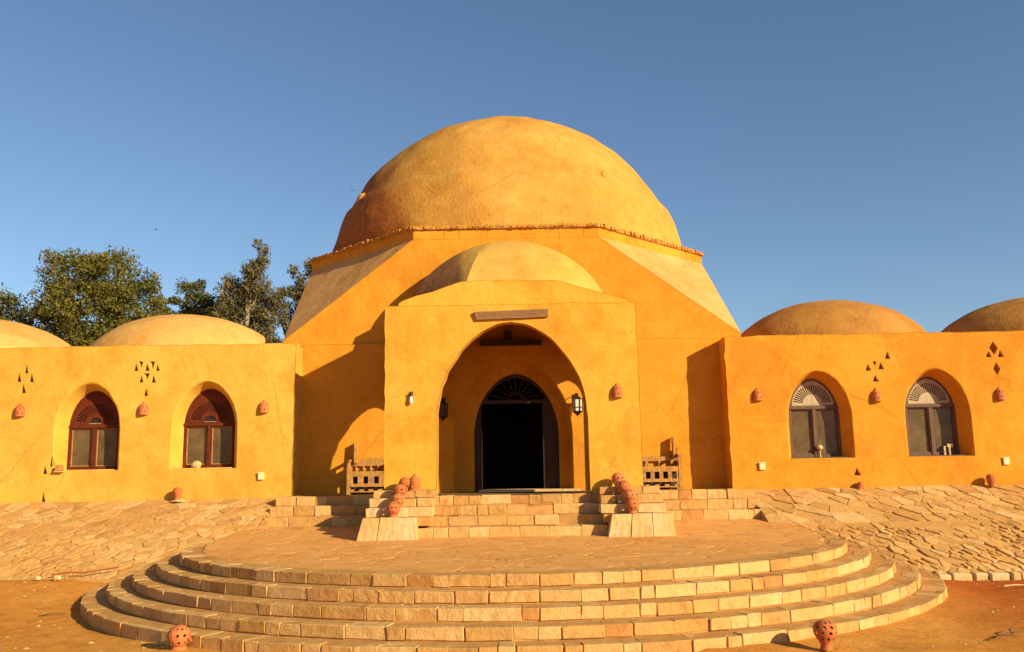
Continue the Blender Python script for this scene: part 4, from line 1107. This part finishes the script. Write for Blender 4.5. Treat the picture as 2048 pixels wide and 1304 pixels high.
# ================================================================== BENCHES
def bench(label, x0, x1, mirror, nholes, top_arch):
    w = x1 - x0
    t = thing('carved_bench', label, 'bench', ((x0 + x1) / 2, 19.80, FLOOR), 0, 'carved wooden benches beside the porch')
    X = lambda u: (u - w / 2) * (-1 if mirror else 1)        # u runs from the outer end to the porch end
    def bx(B, u0, u1, y0, y1, z0, z1, j=0.004):
        a, b = sorted((X(u0), X(u1))); B.box(a, b, y0, y1, z0, z1, j)
    yf, yb = -0.18, 0.17
    for u0 in (0.0, w - 0.075):
        B = MB(); bx(B, u0, u0 + 0.075, yf, yf + 0.075, 0, 0.72, 0.007); B.mk('leg', M_BENCH, t)
        B = MB(); bx(B, u0, u0 + 0.07, yb - 0.07, yb, 0, 0.78, 0.007); B.mk('leg', M_BENCH, t)
    B = MB(); bx(B, 0.02, w - 0.02, yf + 0.02, yb, 0.405, 0.45); B.mk('seat', M_BENCH, t)
    # front apron: two rails joined by short blocks, leaving square openings
    B = MB(); bx(B, 0.076, w - 0.076, yf + 0.01, yf + 0.06, 0.39, 0.50, 0.005); bx(B, 0.076, w - 0.076, yf + 0.01, yf + 0.06, 0.17, 0.235, 0.005)
    n = nholes; hw = 0.105; span = w - 0.15; pitch = span / n
    for k in range(n + 1):
        a = 0.076 + k * pitch - (pitch - hw) / 2; b = a + (pitch - hw)
        a, b = max(a, 0.078), min(b, w - 0.078)
        if b - a > 0.01: bx(B, a, b, yf + 0.015, yf + 0.055, 0.234, 0.391, 0.003)
    B.mk('front_apron', M_BENCH, t)
    B = MB(); bx(B, 0.08, w - 0.08, yb - 0.10, yb - 0.075, 0.02, 0.40, 0.003); B.mk('shade_board', M_DARKWOOD, t)  # dark board added so the apron openings look shaded
    B = MB(); bx(B, 0.076, w - 0.076, yf + 0.02, yf + 0.05, 0.05, 0.075, 0.004)
    for k in range(5):
        a = 0.12 + k * (w - 0.24) / 4; bx(B, a - 0.05, a + 0.05, yf + 0.02, yf + 0.05, 0.074, 0.115, 0.003)
    B.mk('lower_rail', M_BENCH, t)
    # back: shaped top rail and spindles
    B = MB(); m_ = 14; v = []; f = []
    for k in range(m_ + 1):
        s = k / m_; u = 0.07 + (w - 0.07) * s; zz = 0.70 + (0.10 * sin(pi * min(1, s * 1.0)) if top_arch else 0.02) + rnd.gauss(0, 0.004)
        for yy in (yb - 0.055, yb - 0.015): v += [(X(u), yy, 0.62), (X(u), yy, zz)]
    for k in range(m_):
        a = k * 4; b = a + 4; f += [(a, b, b + 1, a + 1), (a + 2, a + 3, b + 3, b + 2), (a + 1, b + 1, b + 3, a + 3), (a, a + 2, b + 2, b)]
    f += [(0, 1, 3, 2), (m_ * 4, m_ * 4 + 2, m_ * 4 + 3, m_ * 4 + 1)]
    B.add(v, f); B.mk('top_rail', M_BENCH, t)
    for k in range(6 if top_arch else 4):
        u = 0.16 + k * (w - 0.26) / (5 if top_arch else 3)
        B = MB()
        if top_arch: B.lathe([(0.018, 0.45), (0.026, 0.48), (0.016, 0.50), (0.034, 0.55), (0.022, 0.59), (0.018, 0.622)], 8, (X(u), yb - 0.035, 0))
        else: bx(B, u - 0.03, u + 0.03, yb - 0.05, yb - 0.02, 0.45, 0.622)
        B.mk('spindle', M_BENCH, t)
    for u0 in (0.0, w - 0.075):
        B = MB(); bx(B, u0 - 0.005, u0 + 0.08, yf - 0.01, yb, 0.722, 0.76, 0.004); B.mk('armrest', M_BENCH, t)
        B = MB(); bx(B, u0 + 0.015, u0 + 0.055, yf + 0.06, yb - 0.06, 0.451, 0.62, 0.004); B.mk('arm_panel', M_BENCH, t)
    # tall board rising from the outer back corner
    B = MB(); u0 = 0.13 if top_arch else 0.12
    tf = lambda p: (X(p[0]) , p[1] + (p[2] - 0.7) * 0.05, p[2])
    B.box(u0, u0 + (0.055 if top_arch else 0.026), yb - 0.19, yb - 0.03, 0.68, 1.14, 0.004, tf); B.mk('tall_board', M_BENCH, t)
    if not top_arch:
        B = MB(); bx(B, 0.03, 0.055, yb - 0.10, yb - 0.02, 0.76, 0.90); B.mk('short_post', M_BENCH, t)
bench('carved wooden bench with arched back and turned spindles, left of the porch', -3.67, -2.60, False, 4, True)
bench('weathered wooden bench with straight back rail, right of the porch', 2.56, 3.66, True, 5, False)

# ================================================================== SMALL THINGS
def lump(name, loc, r, m, label, cat, sq=(1, 1, 0.8), seed=0, parent=None):
    bm = bmesh.new(); bmesh.ops.create_icosphere(bm, subdivisions=2, radius=1)
    for v in bm.verts:
        k = 1 + 0.28 * noise.noise(v.co * 1.4 + Vector((seed, 0, 0))); v.co = Vector((v.co.x * r * sq[0] * k, v.co.y * r * sq[1] * k, v.co.z * r * sq[2] * k))
    me = bpy.data.meshes.new(name); bm.to_mesh(me); bm.free()
    return tag(fin(name, me, m, None, 0.5, loc), label, cat)
lump('pale_rock', (-6.93, 19.55, 2.21), 0.11, M_PALE, 'pale lump of rock on the sill of the inner left window', 'rock', (1, 0.8, 0.85), 2)
B = MB(); B.box(-0.065, 0.065, -0.10, 0.01, 0, 0.12, 0.01)
o = B.mk('wall_brick', M_BRICK, None, None, (-9.82, WY, 2.125)); tag(o, 'small pinkish brick on a ledge left of the outer left window', 'brick')
B = MB(); B.box(-0.11, 0.10, -0.09, 0.01, -0.03, -0.002, 0.004)
o = B.mk('brick_ledge', M_TRIM, bld); o.location = (-9.82, WY - 20.1, 2.123)
t = thing('window_figurine', 'small pale figurine standing on the sill of the inner right window', 'figurine', (6.72, 19.70, 2.14))
B = MB(); B.lathe([(0.03, 0), (0.022, 0.02), (0.014, 0.07), (0.018, 0.12), (0.012, 0.16)], 9); B.mk('stem', M_PALE, t, 1.0)
B = MB(); B.lathe([(0.02, 0.15), (0.06, 0.18), (0.075, 0.22), (0.05, 0.255), (0.012, 0.265)], 9); B.mk('head', M_PALE, t, 1.0)
t = thing('window_ornament', 'pale two legged ornament on the sill of the outer right window', 'ornament', (9.55, 19.70, 2.14))
B = MB(); B.box(-0.11, -0.075, -0.02, 0.02, 0, 0.20, 0.004); B.box(0.0, 0.03, -0.02, 0.02, 0, 0.17, 0.004); B.box(-0.03, 0.09, -0.02, 0.02, 0.17, 0.25, 0.012); B.mk('body', M_PALE, t)
# flat stone under the small left pot
lump('flat_stone', (-7.17, 19.22, 1.45), 0.14, M_PALE, 'flat pale stone under the small pot below the inner left window', 'stone', (1.0, 0.7, 0.22), 5)
B = MB(); B.tube([(-8.3, 16.32, 0.27), (-8.0, 16.36, 0.30), (-7.7, 16.33, 0.295), (-7.45, 16.40, 0.33), (-7.15, 16.44, 0.37)], 0.012, 6)
o = B.mk('rubber_hose', M_HOSE, None, 1.0); tag(o, 'short red hose lying at the foot of the left stone slope', 'hose')
B = MB(); B.tube([(0, 0, 0), (0.2, 0.02, 0.01), (0.42, -0.01, 0.004)], 0.014, 6)
o = B.mk('pale_stick', M_PALE, None, 1.0, (7.75, 14.6, 0.03)); tag(o, 'thin pale stick lying on the dark soil at right', 'stick')
for lab, loc, s_, sd in (('white stone at the foot of the left slope, larger of two', (-8.1, 16.12, 0.235), 0.06, 1), ('white stone at the foot of the left slope, smaller of two', (-8.42, 16.1, 0.235), 0.045, 7)):
    o = lump('white_stone', loc, s_, M_PALE, lab, 'stone', (1.3, 0.9, 0.8), sd); o['group'] = 'white stones by the left slope'
# pebbles and chips scattered on the sand
def pebbles():
    B = MB()
    for _ in range(1700):
        x = rnd.uniform(-11, 11); y = rnd.uniform(8.6, 16.2); rr = math.hypot(x - CX, y - CY)
        if rr < R0 + 4 * DT + 0.05: continue
        zg = 0.21 * (lambda t: t * t * (3 - 2 * t))(min(1, max(0, (-x - 5.5) / 3.0)) * min(1, max(0, (y - 12.3) / 4.2)))
        s = 0.006 + 0.030 * rnd.random() ** 5
        z = zg - 0.012 + 0.035 * noise.noise((x * 0.45, y * 0.45, 0)) + 0.016 * noise.noise((x * 1.9, y * 1.9, 3))
        a0 = rnd.uniform(0, 6); kx, ky = s * rnd.uniform(.8, 1.8), s * rnd.uniform(.7, 1.2)
        ring = [(x + kx * cos(a0 + i * pi / 3) * rnd.uniform(.75, 1.2), y + ky * sin(a0 + i * pi / 3) * rnd.uniform(.75, 1.2), z + s * rnd.uniform(-.1, .2)) for i in range(6)]
        B.add(ring + [(x, y, z + s * rnd.uniform(.45, .8)), (x, y, z - s * .6)], [(i, (i + 1) % 6, 6) for i in range(6)] + [((i + 1) % 6, i, 7) for i in range(6)])
    o = B.mk('pebbles', M_PEB); tag(o, 'pale pebbles and stone chips strewn over the sand', None, None, 'stuff')
pebbles()
for k, (x_, y_, a_, l_) in enumerate(((5.55, 10.62, 0.5, 0.42), (5.75, 10.75, 1.1, 0.3), (5.42, 10.5, 0.2, 0.26), (-6.9, 13.3, 0.4, 0.35))):
    B = MB(); B.tube([(0, 0, 0.004), (l_ * 0.5, 0.03, 0.02), (l_, -0.01, 0.006)], 0.012, 5, 0.005)
    o = B.mk('dry_twig', M_BROWNWOOD, None, 1.0, (x_, y_, 0.012)); o.rotation_euler = (0, 0, a_)
    tag(o, ('longest of three dry twigs lying on the right hand soil', 'dry twig on the right hand soil, behind the longest one', 'shortest dry twig on the right hand soil', 'dry twig on the left sand beside the lowest step')[k], 'twig', 'dry twigs on the ground')

# ================================================================== TREES
def tree(name, label, base, height, lobes, leaf_m, nleaf, lsize, limbs, seed, droop=0.0):
    t = thing(name, label, 'tree', base, 0, 'trees behind the left wing')
    rs = np.random.RandomState(seed); rg = random.Random(seed)
    B = MB(); tops = []
    for (lx, ly, lz, rx, ry, rz) in lobes: tops.append(Vector((lx, ly, lz - 0.55 * rz)))
    fork = Vector((rg.uniform(-.3, .3), rg.uniform(-.3, .3), height * 0.42))
    B.tube([(0, 0, -0.2), (0.05, 0, height * 0.2), tuple(fork)], height * 0.030, 8, height * 0.020)
    for tp in tops:
        mid = fork.lerp(tp, 0.55) + Vector((rg.uniform(-.4, .4), rg.uniform(-.4, .4), 0.3))
        B.tube([tuple(fork), tuple(mid), tuple(tp)], height * 0.013, 6, height * 0.004)
        for _ in range(limbs):
            e = tp + Vector((rg.uniform(-1, 1), rg.uniform(-1, 1), rg.uniform(-.5, .5))) * 0.55
            B.tube([tuple(mid), tuple(mid.lerp(e, 0.6) + Vector((0, 0, .15))), tuple(e)], height * 0.007, 5, height * 0.002)
    B.mk('trunk', M_BARK, t, 1.0)
    vol = np.array([l[3] * l[4] * l[5] for l in lobes]) ** 0.75; vol /= vol.sum()
    V = []; 
    LP = 84
    nclump = max(20, nleaf // LP)
    idx = rs.choice(len(lobes), nclump, p=vol)
    d = rs.normal(size=(nclump, 3)); d /= np.linalg.norm(d, axis=1)[:, None]
    rad = 0.50 + 0.50 * rs.rand(nclump) ** 0.45
    lob = np.array(lobes)[idx]
    cc = lob[:, :3] + d * rad[:, None] * lob[:, 3:] * (0.96 + 0.10 * rs.normal(size=(nclump, 1)))
    csz = (0.30 + 0.30 * rs.rand(nclump)) * (lob[:, 3:].min(1) / 1.4).clip(0.6, 1.25)
    n = nclump * LP; ci = np.repeat(np.arange(nclump), LP)
    off = rs.normal(size=(n, 3)); off *= (rs.rand(n) ** 0.45 / np.linalg.norm(off, axis=1))[:, None]
    pos = cc[ci] + off * csz[ci][:, None] * np.array([1.15, 1.15, 0.8 + droop])
    a = rs.normal(size=(n, 3)); a[:, 2] -= droop * 1.6; a /= np.linalg.norm(a, axis=1)[:, None]
    b = rs.normal(size=(n, 3)); b -= (b * a).sum(1)[:, None] * a; b /= np.linalg.norm(b, axis=1)[:, None]
    L_ = lsize * (0.6 + 0.8 * rs.rand(n))[:, None]; W_ = L_ * (0.30 if droop else 0.42)
    v = np.stack([pos - a * L_, pos + b * W_, pos + a * L_, pos - b * W_], 1).reshape(-1, 3)
    me = bpy.data.meshes.new('crown'); me.vertices.add(4 * n); me.vertices.foreach_set('co', v.ravel())
    me.loops.add(4 * n); me.loops.foreach_set('vertex_index', np.arange(4 * n)); me.polygons.add(n)
    me.polygons.foreach_set('loop_start', np.arange(0, 4 * n, 4)); me.polygons.foreach_set('loop_total', np.full(n, 4)); me.update(); me.validate()
    fin('crown', me, leaf_m, t)
TY = 40.0
tree('broad_tree', 'dark leafy tree at the extreme left edge behind the first dome', (-23.4, TY, 0), 10.3,
     [(0, 0, 9.0, 1.3, 1.3, 1.3), (0.5, 0, 8.3, 0.9, 1.2, 0.9), (-1.4, 0, 8.4, 1.4, 1.4, 1.3)], M_LEAF_B, 14000, 0.08, 2, 1)
tree('broad_tree', 'largest broad olive green tree between the two left domes', (-18.8, TY, 0), 12.2,
     [(-1.4, 0, 10.9, 1.5, 1.5, 1.35), (0.3, 0, 11.0, 1.5, 1.5, 1.3), (-1.9, 0, 9.5, 1.05, 1.3, 1.1), (1.4, 0, 9.7, 1.5, 1.5, 1.4), (-0.4, -0.6, 9.2, 2.0, 1.6, 1.5),
      (2.4, 0, 8.5, 1.3, 1.3, 1.2), (-1.6, 0, 7.6, 1.7, 1.5, 1.3), (0.8, -.4, 7.6, 2.0, 1.5, 1.3), (3.0, 0, 7.4, 1.0, 1.1, 1.1), (-2.2, 0, 7.4, 0.8, 1, 0.9)], M_LEAF_A, 56000, 0.075, 2, 2)
tree('bushy_tree', 'dark green bushy tree directly behind the left wing dome', (-14.3, TY + 1, 0), 11.0,
     [(-0.6, 0, 10.1, 1.0, 1.0, 0.95), (0.5, 0, 8.9, 1.3, 1.2, 1.1), (-1.0, 0, 8.8, 1.0, 1.1, 0.9), (1.3, 0, 10.0, 0.75, 0.9, 0.8), (1.9, 0, 9.0, 1.0, 1.0, 1.1), (0.2, 0, 7.7, 1.7, 1.2, 0.9)], M_LEAF_B, 26000, 0.075, 2, 3)
tree('eucalyptus_tree', 'tall narrow eucalyptus tree with pale branches left of the hall', (-11.8, TY - 1, 0), 12.7,
     [(0.45, 0, 11.5, 0.34, 0.4, 0.8), (0.25, 0, 10.5, 0.75, 0.8, 0.8), (-0.55, 0, 10.2, 0.7, 0.7, 0.9), (0.6, 0, 9.2, 0.75, 0.8, 1.0), (-0.6, 0, 8.6, 1.0, 0.9, 1.0), (0.3, 0, 7.6, 1.3, 0.9, 0.8)], M_LEAF_C, 16000, 0.095, 3, 4, 0.5)
tree('eucalyptus_tree', 'sparse eucalyptus tree half hidden by the hall at its left side', (-9.6, TY, 0), 11.6,
     [(0.1, 0, 10.7, 0.85, 0.8, 0.85), (-0.7, 0, 9.6, 0.8, 0.8, 0.9), (0.5, 0, 9.3, 0.9, 0.8, 1.0), (-0.9, 0, 8.0, 0.9, 0.8, 0.9), (0.3, 0, 7.4, 1.2, 0.9, 0.9)], M_LEAF_C, 11500, 0.095, 3, 5, 0.5)

# ================================================================== BIRDS
def bird(label, loc, rz, s):
    B = MB()
    B.add([(0, -0.16, 0), (0.035, 0, 0.02), (-0.035, 0, 0.02), (0, 0, -0.04), (0, 0.2, 0.0), (0.32, 0.03, 0.12), (0.30, 0.10, 0.11), (-0.32, 0.03, 0.13), (-0.30, 0.10, 0.12), (0.05, 0.24, 0.0), (-0.05, 0.24, 0.0), (0.03, 0.09, 0.02), (-0.03, 0.09, 0.02)],
          [(0, 1, 2), (0, 3, 1), (0, 2, 3), (1, 3, 4), (2, 4, 3), (1, 4, 2), (1, 5, 6, 11), (2, 12, 8, 7), (4, 9, 10)])
    o = B.mk('bird', M_BIRD, None, None, loc); o.rotation_euler = (0, 0.3, rz); o.scale = (s, s, s)
    tag(o, label, 'bird', 'birds in the sky')
bird('tiny dark bird flying close left of the great dome', (-6.42, 35, 13.4), 0.6, 0.34)
bird('tiny dark bird flying above the left trees', (-14.45, 35, 11.88), -0.8, 0.38)
